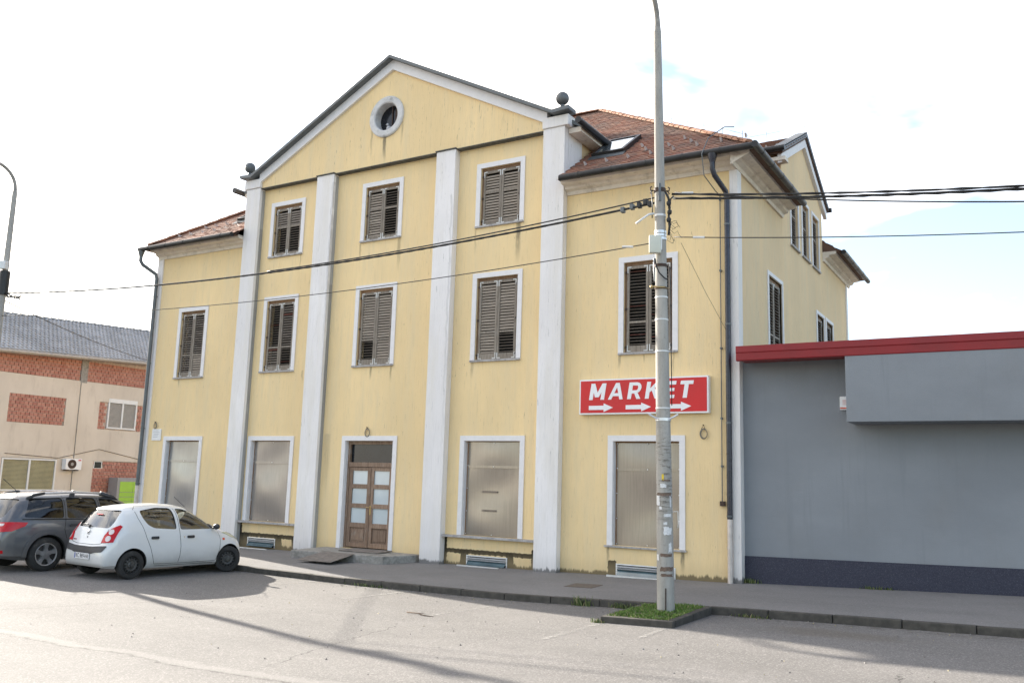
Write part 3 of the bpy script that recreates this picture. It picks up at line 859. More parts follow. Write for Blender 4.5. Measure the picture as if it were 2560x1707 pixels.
# snow guards
SGm = MB(); SGm.add([(-.02,0,0),(.02,0,0),(.02,.11,.0),(-.02,.11,.0),(-.02,0,.10),(.02,0,.10)], [(0,1,2,3),(0,4,5,1),(0,3,4),(1,5,2)])
SGm = SGm.mesh('snow_guard'); SGm.materials.append(MT['alu'])
def guard(x, dist):
    o = bpy.data.objects.new('snow_guard', SGm); COL.objects.link(o); adopt(o, house)
    o.location = (x, ey0+dist, ez+SL*dist+.045); o.rotation_euler = (math.atan(SL),0,0)
for i in range(8): guard(-4.15+i*.56, .52)
for x in (-2.99,-1.91): guard(x, 1.28)
for x in (-2.74,-2.16,-1.62): guard(x, .90)
for i in range(7): guard(-18.9+i*.55, .5)
for i in range(5): guard(-18.2+i*.5, .95)
for x in (-.62,-.9,-1.4):
    o = bpy.data.objects.new('snow_guard', SGm); COL.objects.link(o); adopt(o, house)
    o.location = (x, DY0+.3, DZE+.3*ds+.16); o.rotation_euler = (math.atan(ds),0,0)
# skylights
def skylight(x0, x1, d0, d1):
    mb = MB(); n = Vector((0,-SL,1)).normalized(); V = Vector((0,1,SL)).normalized()
    O = Vector((0,ey0,ez)); a = d0*sl; b = d1*sl
    def P(x, v, h): return Vector((x,0,0))+O+V*v+n*h
    for (u0,u1,v0,v1) in ((x0,x0+.08,a,b),(x1-.08,x1,a,b),(x0+.08,x1-.08,a,a+.08),(x0+.08,x1-.08,b-.08,b)):
        vs = [P(u,v,h) for h in (-.03,.13) for u,v in ((u0,v0),(u1,v0),(u1,v1),(u0,v1))]
        mb.add(vs, [(0,3,2,1),(4,5,6,7),(0,1,5,4),(1,2,6,5),(2,3,7,6),(3,0,4,7)])
    s = mb.build('skylight', MT['dark_gutter'], house)
    mb = MB(); mb.add([P(u,v,.11) for u,v in ((x0+.08,a+.08),(x1-.08,a+.08),(x1-.08,b-.08),(x0+.08,b-.08))], [(0,1,2,3)]); mb.build('pane', MT['glass_sky'], s, recalc=False)
    mb = MB(); vs = [P(u,v,h) for u,v,h in ((x0-.05,a-.22,.035),(x1+.05,a-.22,.035),(x1+.05,a,.06),(x0-.05,a,.06))]; mb.add(vs, [(0,1,2,3)]); mb.build('flashing', MT['grey_metal'], s, recalc=False)
skylight(-4.27,-3.40,1.15,2.25); skylight(-16.9,-16.0,1.15,2.25)

# side gable (dormer)
mb = MB()
tri = [h for h in sh if h[3] > 8.8]
wall_holes(mb, side, DY0, DY1, 8.0, 9.9, tri)
mb.v = [(p[0]+.003, p[1], p[2]) for p in mb.v]
mb.add([side(DY0,.003,9.9),side(DY1,.003,9.9),side(DY1,.003,DZE),side(DYC,.003,DZA),side(DY0,.003,DZE)], [(0,1,2,3,4)])
for yy in (DY0, DY1): mb.add([(XR+.002,yy,8.0),(-4.6,yy,8.0),(-4.6,yy,DZE),(XR+.002,yy,DZE)], [(0,1,2,3)])
mb.build('dormer_wall', MT['yellow_side'], house, recalc=False)
mb = MB()
for s in (-1,1):
    e = DYC+s*(DYC-DY0+.36); zE = DZE-.36*ds
    mb.prism([(DYC,DZA+.16),(e,zE+.16),(e,zE+.05),(DYC,DZA+.05)], 0, -4.7, XR+.13)
mb.build('dormer_roof', MT['roof_hidden'], house)
mb = MB()
for s in (-1,1):
    e = DYC+s*(DYC-DY0+.38); zE = DZE-.38*ds
    mb.prism([(DYC,DZA+.21),(e,zE+.21),(e,zE+.10),(DYC,DZA+.10)], 0, XR+.133, XR+.16)
    mb.prism([(DYC,DZA+.25),(e,zE+.25),(e,zE+.235),(DYC,DZA+.235)], 0, XR-.15, XR+.155)
mb.build('dormer_coping', MT['grey_metal'], house)
mb = MB()
for s in (-1,1):
    e = DYC+s*(DYC-DY0+.30); zE = DZE-.30*ds
    mb.prism([(DYC,DZA+.03),(e,zE+.03),(e,zE-.20),(DYC,DZA-.20)], 0, XR+.0, XR+.10)
mb.build('dormer_trim', MT['white_trim'], house)
mb = MB(); mb.box(-4.0, XR+.2, DY0-.34, DY0-.004, DZE-.30, DZE-.20); mb.build('dormer_soffit', MT['cream'], house)
for yy in (DY0-.46, DY1+.46):
    mb = MB(); mb.tube([(-4.0,yy,DZE-.02),(XR+.22,yy,DZE-.02)], .075, 10); mb.build('dormer_gutter', MT['dark_gutter'], house, smooth=True)

# cornices and gutters
CP = [(0,8.54),(-.05,8.54),(-.07,8.62),(-.17,8.655),(-.19,8.72),(-.38,8.745),(-.40,8.83),(0,8.83)]
mb = MB(); mb.prism(CP, 0, -4.60, XR+.003); mb.build('cornice', MT['cream'], house)
mb = MB(); mb.prism(CP, 0, XL, -15.66); mb.build('cornice', MT['cream'], house)
for a, b in ((-.40, DY0-.01), (DY1+.01, YB+.35)):
    mb = MB(); mb.prism([(XR-p[0], p[1]-.002) for p in CP], 1, a, b); mb.build('cornice', MT['cream'], house)
mb = MB(); mb.prism([(XR,8.53),(XR+.42,8.73),(XR+.42,8.84),(XR,8.84)], 1, -.42, -.401); mb.build('cornice_end', MT['cream'], house)
def gutter(p, q):
    mb = MB(); mb.tube([p, q], .074, 12)
    o = mb.build('gutter', MT['dark_gutter'], house, smooth=True)
    P, Q = Vector(p), Vector(q); d = (Q-P).normalized(); L = (Q-P).length
    mb = MB(); k = .5
    while k < L: mb.tube([P+d*(k-.012), P+d*(k+.012)], .080, 12); k += .85
    mb.build('gutter_bracket', MT['dark_gutter'], o, smooth=True)
gutter((-4.52,-.60,8.80),(.145,-.60,8.80)); gutter((.14,-.68,8.80),(.14,DY0-.15,8.80)); gutter((.14,DY1+.1,8.80),(.14,13.3,8.80))
gutter((-20.08,-.60,8.80),(-15.72,-.60,8.80))
# white corner strips
mb = MB(); mb.box(-.60, XR+.035, -.035, .0, -.9, 8.54); mb.box(XR-.0, XR+.034, .0, .26, -.9, 8.54); mb.build('corner_strip', MT['white_render'], house)
mb = MB(); mb.box(XL-.03, XL+.24, -.035, .0, -.9, 8.54); mb.build('corner_strip', MT['white_render'], house)
mb = MB(); mb.box(XR-.0, XR+.03, YB-.22, YB, 4, 8.54); mb.build('corner_strip', MT['white_render'], house)
# downpipes
def downpipe(px, gx, py, zsplit, zb, sx, pm='navy_pipe'):
    mb = MB()
    mb.lathe([(.11,0),(.10,-.06),(.05,-.22)], (gx,-.58,8.76), 2, 12)
    mb.tube([(gx,-.58,8.6),(gx,-.58,8.42),(gx+(px-gx)*.15,-.52,8.30),(px-(px-gx)*.1,py-.03,8.04),(px,py,7.88),(px,py,7.7),(px,py,zsplit)], .058, 12)
    d = mb.build('downpipe', MT[pm], house, smooth=True)
    mb = MB(); mb.tube([(px,py,zsplit+.02),(px,py,zb)], .056, 12); mb.build('lower_pipe', MT['steel_pipe'], d, smooth=True)
    mb = MB()
    for z in (7.3,5.1,3.0,zsplit+.06): mb.tube([(px,py,z-.02),(px,py,z+.02)], .066, 12); mb.box(px-.012,px+.012,py,0,z-.012,z+.012)
    mb.build('pipe_clip', MT['grey_metal'], d, smooth=True)
    mb = MB(); mb.tube([(px,py,.42),(px,py,.47)], .064, 12); mb.build('pipe_collar', MT['steel_pipe'], d, smooth=True)
downpipe(-.64,-.80,-.10,1.02,-.27,1); downpipe(-19.70,-19.98,-.12,1.20,-.5,1,'grey_metal')
# lightning conductor beside the right downpipe
mb = MB()
cpts = [(-.62,.42,9.72),(-.74,.1,9.62),(-.93,-.45,9.2),(-.99,-.72,8.75),(-.98,-.60,8.3),(-.86,-.16,8.05),(-.81,-.05,8.0),(-.81,-.045,7.8),(-.815,-.045,1.35)]
mb.tube(cpts, .011, 6); o = mb.build('lightning_conductor', MT['grey_metal'], house, smooth=True)
mb = MB()
for z in (7.9,6.3,4.6,3.1,2.1): mb.box(-.835,-.795,-.06,0,z-.02,z+.02)
mb.build('conductor_clip', MT['grey_metal'], o)
mb = MB(); mb.box(-.86,-.76,-.07,0,1.28,1.38); mb.build('test_box', MT['iron'], o)
def ridge_wire(p, q, n, h=.16):
    p, q = Vector(p), Vector(q); mb = MB()
    mb.tube([p+(q-p)*i/n+Vector((0,0,h+.02*(i % 2))) for i in range(n+1)], .004, 5)
    for i in range(n+1):
        c = p+(q-p)*i/n; mb.tube([c, c+Vector((0,0,h+.07))], .005, 4)
    mb.build('lightning_wire', MT['flash_dark'], house)
ridge_wire((ex0+.2,ey0+.2,ez+.2),(rx0,ry,rz+.1),9); ridge_wire((ex1-.3,ey0+.3,ez+.25),(rx1,ry,rz+.12),10); ridge_wire((-9.9,ry,rz+.1),(rx1,ry,rz+.12),3)
ridge_wire((-3.6,DYC,DZA+.2),(XR+.1,DYC,DZA+.25),3)

# ---------------------------------------------------------------- shutters
SLAT = {}
def slat_mesh(w, ang, key, mat):
    k = (round(w,3), ang, key)
    if k not in SLAT:
        d, t = .058, .011; c, s = math.cos(ang), math.sin(ang)
        def R(a, q): return (q*c - a*s*0 - 0, 0, 0)
        mb = MB(); vs = []
        for x in (-w/2, w/2):
            for (p, q) in ((-d/2,-t/2),(d/2,-t/2),(d/2,t/2),(-d/2,t/2)):
                # p runs from outer (negative) to inner; the outer edge hangs low
                vs.append((x, p*c - q*s, p*s + q*c))
        mb.add(vs, [(0,1,2,3),(7,6,5,4),(0,4,5,1),(1,5,6,2),(2,6,7,3),(3,7,4,0)])
        me = mb.mesh('slat'); me.materials.append(MT[mat]); SLAT[k] = me
    return SLAT[k]
def brk_mesh(sx, sz):
    mb = MB(); t = .012
    mb.box(min(0,sx*.10), max(0,sx*.10), -.006, 0, -t*(sz > 0)*2+0 if sz > 0 else 0, 0 if sz > 0 else .024)
    mb.box(min(0,sx*.024), max(0,sx*.024), -.006, 0, min(-sz*.15,-sz*.024), max(-sz*.15,-sz*.024))
    me = mb.mesh('corner_bracket'); me.materials.append(MT['bracket']); return me
BRK = {(sx,sz): brk_mesh(sx,sz) for sx in (-1,1) for sz in (-1,1)}
CNT = [0]
def shuttered(parent, m, rotz, a0, a1, z0, z1, tw, states, single=True, leaves=2, name='window'):
    """white surround, sill, brown frame, louvred leaves; outer size given"""
    mb = MB()
    wb(mb, m, a0, a0+tw, .0, .028, z0+.002, z1-tw); wb(mb, m, a1-tw, a1, .0, .028, z0+.002, z1-tw); wb(mb, m, a0, a1, .0, .028, z1-tw, z1)
    W = mb.build(name, MT['white_trim'], parent, bevel=.004)
    b0, b1, c0, c1 = a0+tw, a1-tw, z0+.03, z1-tw
    mb = MB(); wb(mb, m, a0+.01, a1-.01, -.02, .06, z0-.02, z0+.028); mb.build('sill', MT['sill'], W, bevel=.004)
    mb = MB(); f = .045
    wb(mb, m, b0, b0+f, -.16, -.055, c0, c1-f*1.6); wb(mb, m, b1-f, b1, -.16, -.055, c0, c1-f*1.6); wb(mb, m, b0, b1, -.16, -.05, c1-f*1.6, c1)
    mb.build('window_frame', MT['frame_wood'], W)
    mb = MB(); wb(mb, m, b0, b1, -.31, -.29, c0-.02, c1); mb.build('pane', MT['void'], W)
    b0 += f+.005; b1 -= f+.005; c1 -= f*1.6+.008; c0 += .012
    lw = (b1-b0)/leaves
    for L in range(leaves):
        p, q = b0+L*lw+.004, b0+(L+1)*lw-.004
        st, tr, br, mr = .062, .07, .15 if c1-c0 > 1.9 else .09, .055
        zm = c0+(c1-c0)*.345 if c1-c0 > 1.9 else c0+(c1-c0)*.60
        mb = MB()
        wb(mb, m, p, p+st, -.085, -.04, c0, c1); wb(mb, m, q-st, q, -.085, -.04, c0, c1)
        wb(mb, m, p+st, q-st, -.083, -.042, c1-tr, c1); wb(mb, m, p+st, q-st, -.083, -.042, c0, c0+br); wb(mb, m, p+st, q-st, -.083, -.042, zm-mr/2, zm+mr/2)
        lf = mb.build('shutter', MT['leaf'], W, bevel=.003)
        # slats are sub-parts of the window
        pitch = .0735; zz = c0+br+.035; i = 0
        cw = q-p-2*st
        rest = MB()
        while zz < c1-tr-.025:
            if abs(zz-zm) > mr/2+.028:
                up = zz > zm
                s = states[L][0 if up else 1]
                ang = {'c':1.18,'s':.78,'o':.26}[s]+random.uniform(-.05,.05)*0
                mat = 'slat' if s == 'c' else 'slat_dark'
                if s != 'c' and random.random() < .06: mat = 'slat_red'
                me = slat_mesh(cw+.006, ang, mat, mat)
                loc = Vector(m((p+q)/2, -.064, zz))
                if single:
                    o = bpy.data.objects.new('slat', me); COL.objects.link(o); adopt(o, W)
                    o.location = loc; o.rotation_euler = (random.uniform(-.06,.06),0,rotz+0); CNT[0] += 1
                else:
                    Mx = Matrix.Translation(loc) @ Matrix.Rotation(rotz,4,'Z')
                    rest.add([Mx @ v.co for v in me.vertices], [tuple(pp.vertices) for pp in me.polygons])
            zz += pitch; i += 1
        if not single and rest.v: rest.build('slats', MT['slat_dark' if states[L][1] != 'c' else 'slat'], W, kind='stuff')
        for sx, aa in ((1,p+.012),(-1,q-.012)):
            for sz, z in ((1,c1-.015),(-1,c0+.015)):
                o = bpy.data.objects.new('corner_bracket', BRK[(sx,sz)]); COL.objects.link(o); adopt(o, W)
                o.location = m(aa,-.038,z); o.rotation_euler = (0,0,rotz)
        mb = MB(); ha = p-.01 if L == 0 else q+.01
        for hz in (c0+.12, (c0+c1)/2, c1-.14): wb(mb, m, ha-.022, ha+.022, -.05, -.02, hz-.025, hz+.025)
        mb.build('hinge', MT['iron'], W)
    return W
for k, z0, z1, st, single in (('M0',MB_,MTOP,('ss','sc'),1),('M1',MB_,MTOP,('os','so'),1),('M2',MB_,MTOP,('co','cc'),1),('M3',MB_,MTOP,('cc','co'),1),
                      ('M4',MB_,MTOP,('oo','oo'),1),('T1',TB,TT,('co','co'),0),('T2',TB,TT,('cc','oo'),1),('T3',TB,TT,('cc','cc'),1)):
    a, b = WX[k]; dz = dz_adj.get(k,0)
    shuttered(house, front, 0, a, b, z0+dz, z1+dz, TW, st, bool(single))
for a, b, c, d in SW[:1]: shuttered(house, side, PI/2, a, b, c, d, .10, ('oo','oo'), False)
for a, b, c, d in SW[1:]: shuttered(house, side, PI/2, a, b, c, d, .10, ('oo','oo'), False, 1)
for a, b, c, d in SW3: 
    m3 = lambda a, d, z: (XR+.003+d, a, z)
    shuttered(house, m3, PI/2, a, b, c, d, .09, ('oo','oo'), False, 1)

# ---------------------------------------------------------------- shop windows
def shop(k, zb, mat, scratches=()):
    a, b = WX[k]; mb = MB(); m = front
    wb(mb, m, a, a+TW, .0, .03, zb, GT-TW); wb(mb, m, b-TW, b, .0, .03, zb, GT-TW); wb(mb, m, a, b, .0, .03, GT-TW, GT)
    wb(mb, m, a+TW, a+TW+.012, -.14, .0, zb, GT-TW); wb(mb, m, b-TW-.012, b-TW, -.14, .0, zb, GT-TW)
    W = mb.build('window', MT['white_trim'], house, bevel=.004)
    a1, b1 = a+TW+.012, b-TW-.012
    mb = MB(); wb(mb, m, a1, a1+.04, -.15, -.115, zb, GT-TW); wb(mb, m, b1-.03, b1, -.15, -.115, zb, GT-TW); wb(mb, m, a1+.04, b1-.03, -.15, -.115, GT-TW-.035, GT-TW)
    mb.build('window_frame', MT['frame_wood'], W)
    # foil sheet with a slight real bulge
    n, q = 16, 24; mb = MB(); x0, x1, z0, z1 = a1+.03, b1-.02, zb+.005, GT-TW-.02
    for i in range(n+1):
        for j in range(q+1):
            u, v = i/n, j/q
            bul = .016*math.sin(PI*u)*math.sin(PI*v*2.6+ord(k[1])) + .003*math.sin(PI*u*1.5+ord(k[1])*2)*math.sin(PI*v*4)
            mb.v.append((x0+(x1-x0)*u, .115-bul, z0+(z1-z0)*v))
    mb.f = [(i*(q+1)+j,(i+1)*(q+1)+j,(i+1)*(q+1)+j+1,i*(q+1)+j+1) for i in range(n) for j in range(q)]
    mb.build('foil_panel', MT[mat], W, recalc=False, smooth='all')
    mb = MB(); zr = 2.0; wb(mb, m, x0+.02, x1-.02, -.098, -.094, zr-.035, zr+.03); mb.build('transom_strip', MT[mat], W)
    mb = MB()
    for i in range(3):
        for j in range(5):
            if i == 1 and j not in (0,3,4): continue
            cx = x0+.015+(x1-x0-.03)*i/2; cz = z0+.03+(z1-z0-.06)*j/4 if i != 1 else (z0+.03, 0,0, zr, z1-.03)[j]
            mb.lathe([(.012,0),(.010,-.006),(.0005,-.008)], (cx,.092,cz), 1, 8)
    mb.build('screw', MT['alu'], W, recalc=False)
    if scratches:
        mb = MB()
        for (sx, sz, L) in scratches: wb(mb, m, sx, sx+L, -.094, -.090, sz, sz+.045)
        mb.build('tape_strip', MT['scr'], W)
    return W
MT['scr'] = simple('brown_tape', (.20,.155,.12), .5, 0, .15, 12)
shop('W0', GB-.02, 'panel0'); shop('W1', GB, 'panel1'); shop('W3', GB, 'panel3', ((-6.85,1.37,.42),(-6.84,.92,.40))); shop('W4', GB-.005, 'panel4')
for a, b in ((-15.05,-12.74),(-7.83,-5.22)):
    mb = MB(); mb.box(a, b, -.16, .10, GB-.055, GB-.003); mb.build('sill', MT['sill'], house, bevel=.006)
mb = MB(); mb.box(-3.50,-1.60,-.07,.10,GB-.045,GB-.008); mb.build('sill', MT['sill'], house, bevel=.006)
mb = MB(); mb.box(-18.80,-16.93,-.07,.10,GB-.06,GB-.024); mb.build('sill', MT['sill'], house, bevel=.006)
# basement hoppers
for (a, b, c, d) in basement:
    mb = MB(); m = front
    wb(mb, m, a, a+.035, -.10, .012, c, d); wb(mb, m, b-.035, b, -.10, .012, c, d); wb(mb, m, a+.035, b-.035, -.10, .012, d-.03, d)
    W = mb.build('basement_window', MT['alu'], house, bevel=.003)
    for zz in (d-.065, d-.105):
        mb = MB(); mb.obox(((a+b)/2,-.012,zz), ((b-a)/2-.036,0,0), (0,.018,.010), (0,-.004,.008)); mb.build('louvre', MT['alu'], W)
    mb = MB(); mb.add([(a+.036,.03,d-.12),(b-.036,.03,d-.12),(b-.05,-.09,c+.02),(a+.05,-.09,c+.02),(a+.036,.04,d-.12),(b-.036,.04,d-.12),(b-.05,-.08,c+.015),(a+.05,-.08,c+.015)], [(3,2,1,0),(4,5,6,7),(0,1,5,4),(2,3,7,6),(1,2,6,5),(3,0,4,7)]); mb.build('pane', MT['glass_house'], W)
    mb = MB(); mb.box(a-.02,b+.02,.16,.2,c-.1,d+.02); mb.build('recess', MT['void'], W)
    zt = z_base((a+b)/2)
    mb = MB(); mb.box(a-.12,b-.1,-.24,-.20,zt-.05,zt+.018); mb.build('light_well_edge', MT['alu'], W)

# ---------------------------------------------------------------- door
a, b = WX['D']; mb = MB(); m = front
wb(mb, m, a, a+TW, .0, .03, -.22, GT-TW); wb(mb, m, b-TW, b, .0, .03, -.22, GT-TW); wb(mb, m, a, b, .0, .03, GT-TW, GT)
wb(mb, m, a+TW, a+TW+.012, -.15, .0, -.2, GT-TW); wb(mb, m, b-TW-.012, b-TW, -.15, .0, -.2, GT-TW)
o = mb.build('door_surround', MT['white_trim'], house, bevel=.004)
a1, b1 = a+TW+.014, b-TW-.014; mb = MB()
wb(mb, m, a1, a1+.07, -.22, -.10, -.2, GT-TW); wb(mb, m, b1-.05, b1, -.22, -.10, -.2, GT-TW); wb(mb, m, a1+.07, b1-.05, -.22, -.10, GT-TW-.09, GT-TW); wb(mb, m, a1+.07, b1-.05, -.22, -.10, 1.93, 2.05)
D = mb.build('entrance_door', MT['door_wood'], house, bevel=.004)
mb = MB(); wb(mb, m, a1+.07, b1-.05, -.19, -.17, 2.05, GT-TW-.09); mb.build('transom_pane', MT['glass_dark'], D)
c0, c1 = a1+.075, b1-.055; mid = (c0+c1)/2
for L, (p, q) in enumerate(((c0, mid-.004),(mid+.004, c1))):
    mb = MB(); s = .105; r = .10
    wb(mb, m, p, p+s, -.19, -.12, -.17, 1.92); wb(mb, m, q-s, q, -.19, -.12, -.17, 1.92)
    for z0, z1 in ((1.83,1.92),(1.36,1.475),(.85,.965),(.34,.46),(-.17,-.05)): wb(mb, m, p+s, q-s, -.188, -.122, z0, z1)
    lf = mb.build('door_leaf', MT['door_wood'], D, bevel=.004)
    for z0, z1 in ((1.475,1.83),(.965,1.36),(.46,.85)):
        mb = MB(); wb(mb, m, p+s, q-s, -.165, -.155, z0, z1); mb.build('pane', MT['milk_pane'], D)
    mb = MB(); wb(mb, m, p+s, q-s, -.175, -.16, -.05, .34); wb(mb, m, p+s+.05, q-s-.05, -.16, -.145, 0, .29); mb.build('door_panel', MT['door_wood'], D, bevel=.006)
mb = MB(); wb(mb, m, mid-.02, mid+.02, -.118, -.105, -.17, 1.92); mb.build('astragal', MT['door_wood'], D)
MT['brass'] = simple('brass', (.45,.33,.16), .35, .8, .1, 20)
mb = MB(); wb(mb, m, mid+.025, mid+.07, -.118, -.108, .68, .92); mb.tube([(mid+.047,.108,.87),(mid+.047,.06,.87),(mid-.01,.055,.875),(mid-.06,.055,.87)], .010, 6); mb.build('door_handle', MT['brass'], D)
mb = MB(); wb(mb, m, a1, b1, -.3, -.28, -.2, GT-TW); mb.build('dark_hall', MT['void'], D)
# door step
mb = MB()
mb.add([(-11.75,-1.28,-.55),(-8.90,-1.05,-.55),(-8.55,-.25,-.55),(-8.55,.0,-.55),(-11.75,.0,-.55),(-11.75,-1.28,-.235),(-8.90,-1.05,-.225),(-8.55,-.25,-.215),(-8.55,.0,-.21),(-11.75,.0,-.21)],
       [(4,3,2,1,0),(5,6,7,8,9),(0,1,6,5),(1,2,7,6),(2,3,8,7),(4,0,5,9)])
mb.build('door_step', MT['concrete'], house, bevel=.02)
MT['ramp'] = simple('rusty_chequer_plate', (.20,.175,.155), .85, .1, .25, 9, bump=.2)
mb = MB(); mb.obox((-10.3,-1.52,-.30), (.52,.02,0), (.0,.44,.075), (0,-.002,.006)); o = mb.build('ramp_plate', MT['ramp'], None, bevel=.003); tag(o, 'rusty brown metal ramp plate leaning on the concrete door step', 'ramp')
mb = MB(); mb.obox((-10.0,-.42,-.19), (.62,.02,.0), (0,.30,.012), (0,-.001,.012)); o = mb.build('threshold_plate', MT['ramp'], None, bevel=.003); tag(o, 'flat rusty plate lying before the entrance door threshold', 'metal plate')

# ---------------------------------------------------------------- market sign
sign = thing('market_sign', (-2.58,-.08,3.62), 'red lit box sign with white MARKET lettering and three arrows', 'sign')
sx0, sx1, sz0, sz1 = -4.12, -1.06, 3.215, 4.015
mb = MB(); mb.box(sx0,sx1,-.15,-.01,sz0,sz1); mb.build('sign_box', MT['sign_white'], sign, bevel=.008)
mb = MB(); mb.box(sx0+.035,sx1-.035,-.156,-.149,sz0+.035,sz1-.035); mb.build('sign_face', MT['sign_red'], sign)
def glyph(parts, x, z, h, name, shear=.16):
    """parts: list of polygons in a box of height 1"""
    mb = MB()
    for i, p in enumerate(parts):
        mb.prism([(x+(u+shear*v)*h, z+v*h) for u, v in p], 1, -.1615-.0003*i, -.155)
    return mb.build(name, MT['sign_white'], sign)
def arc(cx, cz, rx, rz_, a0, a1, n=8): return [(cx+rx*math.cos(a0+(a1-a0)*i/n), cz+rz_*math.sin(a0+(a1-a0)*i/n)) for i in range(n+1)]
w = .245
Mg = [[(0,0),(w,0),(w+.02,.62),(.45,.12),(.52,.12),(.52,.30),(.20,1),(0,1)], [(.45,.12),(.52,.12),(.78,.62),(.80,0),(1.01,0),(1.01,1),(.81,1),(.50,.32)]]
Mg = [[(0,0),(w,0),(w,1),(0,1)],[(.77,0),(1.01,0),(1.01,1),(.77,1)],[(.0,1),(.38,.16),(.63,.16),(.26,1)],[(.75,1),(.38,.16),(.63,.16),(1.01,1)]]
Ag = [[(-.08,0),(.14,0),(.52,1),(.30,1)],[(.68,0),(.90,0),(.54,1),(.32,1)],[(.17,.20),(.66,.20),(.60,.38),(.24,.38)]]
Rg = [[(0,0),(w,0),(w,1),(0,1)],[(w,.82),(.52,.80),(.52,1),(w,1)],[(w,.33),(.52,.33),(.52,.52),(w,.52)],[(.40,.36),(.62,.36),(.86,0),(.60,0)],
      arc(.50,.67,.32,.33,-PI/2,PI/2)+list(reversed(arc(.50,.67,.11,.15,-PI/2,PI/2)))]
Kg = [[(0,0),(w,0),(w,1),(0,1)],[(w-.02,.36),(w+.16,.50),(.88,1),(.60,1),(w-.02,.58)],[(w+.10,.52),(w+.30,.62),(.90,0),(.62,0)]]
Eg = [[(0,0),(w,0),(w,1),(0,1)],[(w,.79),(.70,.79),(.70,1),(w,1)],[(w,.41),(.64,.41),(.64,.59),(w,.59)],[(w,0),(.70,0),(.70,.19),(w,.19)]]
Tg = [[(.26,0),(.51,0),(.51,.79),(.26,.79)],[(0,.79),(.78,.79),(.78,1),(0,1)]]
gh = .372; gz0 = 3.545; gx = -3.87
for nm, G, adv in (('letter_m',Mg,1.16),('letter_a',Ag,1.02),('letter_r',Rg,.98),('letter_k',Kg,.97),('letter_e',Eg,.83),('letter_t',Tg,.9)):
    glyph(G, gx, gz0, gh, nm); gx += adv*gh*1.16
for ax in (-3.87,-2.96,-2.04):
    mb = MB(); mb.prism([(ax,3.318),(ax+.37,3.318),(ax+.37,3.268),(ax+.60,3.365),(ax+.37,3.462),(ax+.37,3.412),(ax,3.412)], 1, -.161, -.155); mb.build('arrow', MT['sign_white'], sign)

# plaque and wire coils
pq = thing('plaque', (-19.1,-.02,2.8), 'small white plaque with faded text beside the leftmost shop window', 'plaque')
mb = MB(); mb.box(-19.34,-18.91,-.025,-.002,2.62,2.98); mb.build('plate', MT['paint_white'], pq, bevel=.004)
mb = MB()
for i, (p, q) in enumerate(((.06,.30),(.05,.36),(.10,.33),(.08,.30),(.06,.28))): mb.box(-19.34+p,-19.34+q,-.0275,-.0245,2.92-.05*i,2.932-.05*i)
mb.build('text_lines', MT['text_grey'], pq)
def coil(label, x, z, r, nail):
    t = thing('cable_coil', (x,-.03,z), label, 'cable', 'cable coils hanging on the house front')
    mb = MB()
    for k in range(3):
        rr = r*(1-.07*k); mb.tube([(x+rr*.72*math.cos(2*PI*i/20)+.01*k, -.02-.012*k, z+rr*math.sin(2*PI*i/20)) for i in range(21)], .007, 5)
    mb.build('loop', MT['coil'], t, smooth='all')
    mb = MB(); mb.tube([(x-r*.4,-.03,z+r*.85),(x,-.03,nail),(x+r*.4,-.03,z+r*.85)], .006, 5); mb.tube([(x,0,nail),(x,-.06,nail+.01)], .009, 5); mb.build('hanger', MT['iron'], t)
MT['coil'] = simple('old_cable', (.22,.20,.17), .6, 0, .2, 20)
coil('grey cable coil hanging below the right end of the red sign', -1.22, 2.78, .11, 2.96); coil('cable loop hanging above the entrance door', -10.49, 2.83, .115, 2.97); coil('cable loop hanging above the white plaque', -19.22, 3.08, .10, 3.2)

# ------------------------------------------------------------------ grey market building
mk = thing('market_building', (3,.2,-.2), 'low grey rendered market building with dark red fascia and navy plinth', 'building')
GX0, GX1, GY = XR+.035, 24.0, .20
mb = MB(); mb.add([(GX0,GY,-.9),(GX1,GY,-.9),(GX1,GY,4.30),(GX0,GY,4.30)], [(0,1,2,3)]); mb.add([(GX1,GY,-.9),(GX1,14,-.9),(GX1,14,4.3),(GX1,GY,4.3)], [(0,1,2,3)]); mb.build('wall', MT['grey_wall'], mk, recalc=False)
pt = lambda x: .287+(x+.43)*.0205
mb = MB(); mb.add([(x,y,z) for y in (GY-.018,GY+.05) for x,z in ((GX0,-.9),(GX1,-.9),(GX1,pt(GX1)),(GX0,pt(GX0)))], [(0,1,2,3),(4,7,6,5),(3,2,6,7),(0,3,7,4)]); mb.build('plinth', MT['plinth'], mk)
mb = MB(); mb.prism([(-.62,4.53),(-.62,4.40),(-.605,4.385),(-.60,4.24),(-.585,4.225),(-.50,4.225),(-.50,4.53)], 0, -.33, GX1+.3); mb.build('fascia', MT['red_fascia'], mk, bevel=.006)
mb = MB(); mb.box(-.33,GX1,-.498,.1,4.27,4.30); mb.build('soffit', MT['red_fascia'], mk)
mb = MB(); mb.box(-.33,GX1+.25,-.498,14,4.48,4.52); mb.build('flat_roof', MT['grey_metal'], mk)
mb = MB(); mb.box(-.325,-.30,-.496,.05,4.305,4.475); mb.build('fascia_end', MT['red_fascia'], mk)
mb = MB(); mb.box(1.79,GX1,-.585,GY-.004,2.965,4.268); mb.build('overhang_box', MT['grey_wall'], mk, bevel=.006)
al = thing('alarm_siren', (1.63,.12,3.38), 'white alarm siren box with orange stripe beside the grey overhang', 'alarm box')
mb = MB(); mb.box(1.545,1.745,.09,GY-.001,3.25,3.52); mb.build('housing', MT['sign_white'], al, bevel=.02)
mb = MB(); mb.box(1.555,1.735,.086,.092,3.272,3.30); mb.build('stripe', MT['alarm_red'], al)
mb = MB()
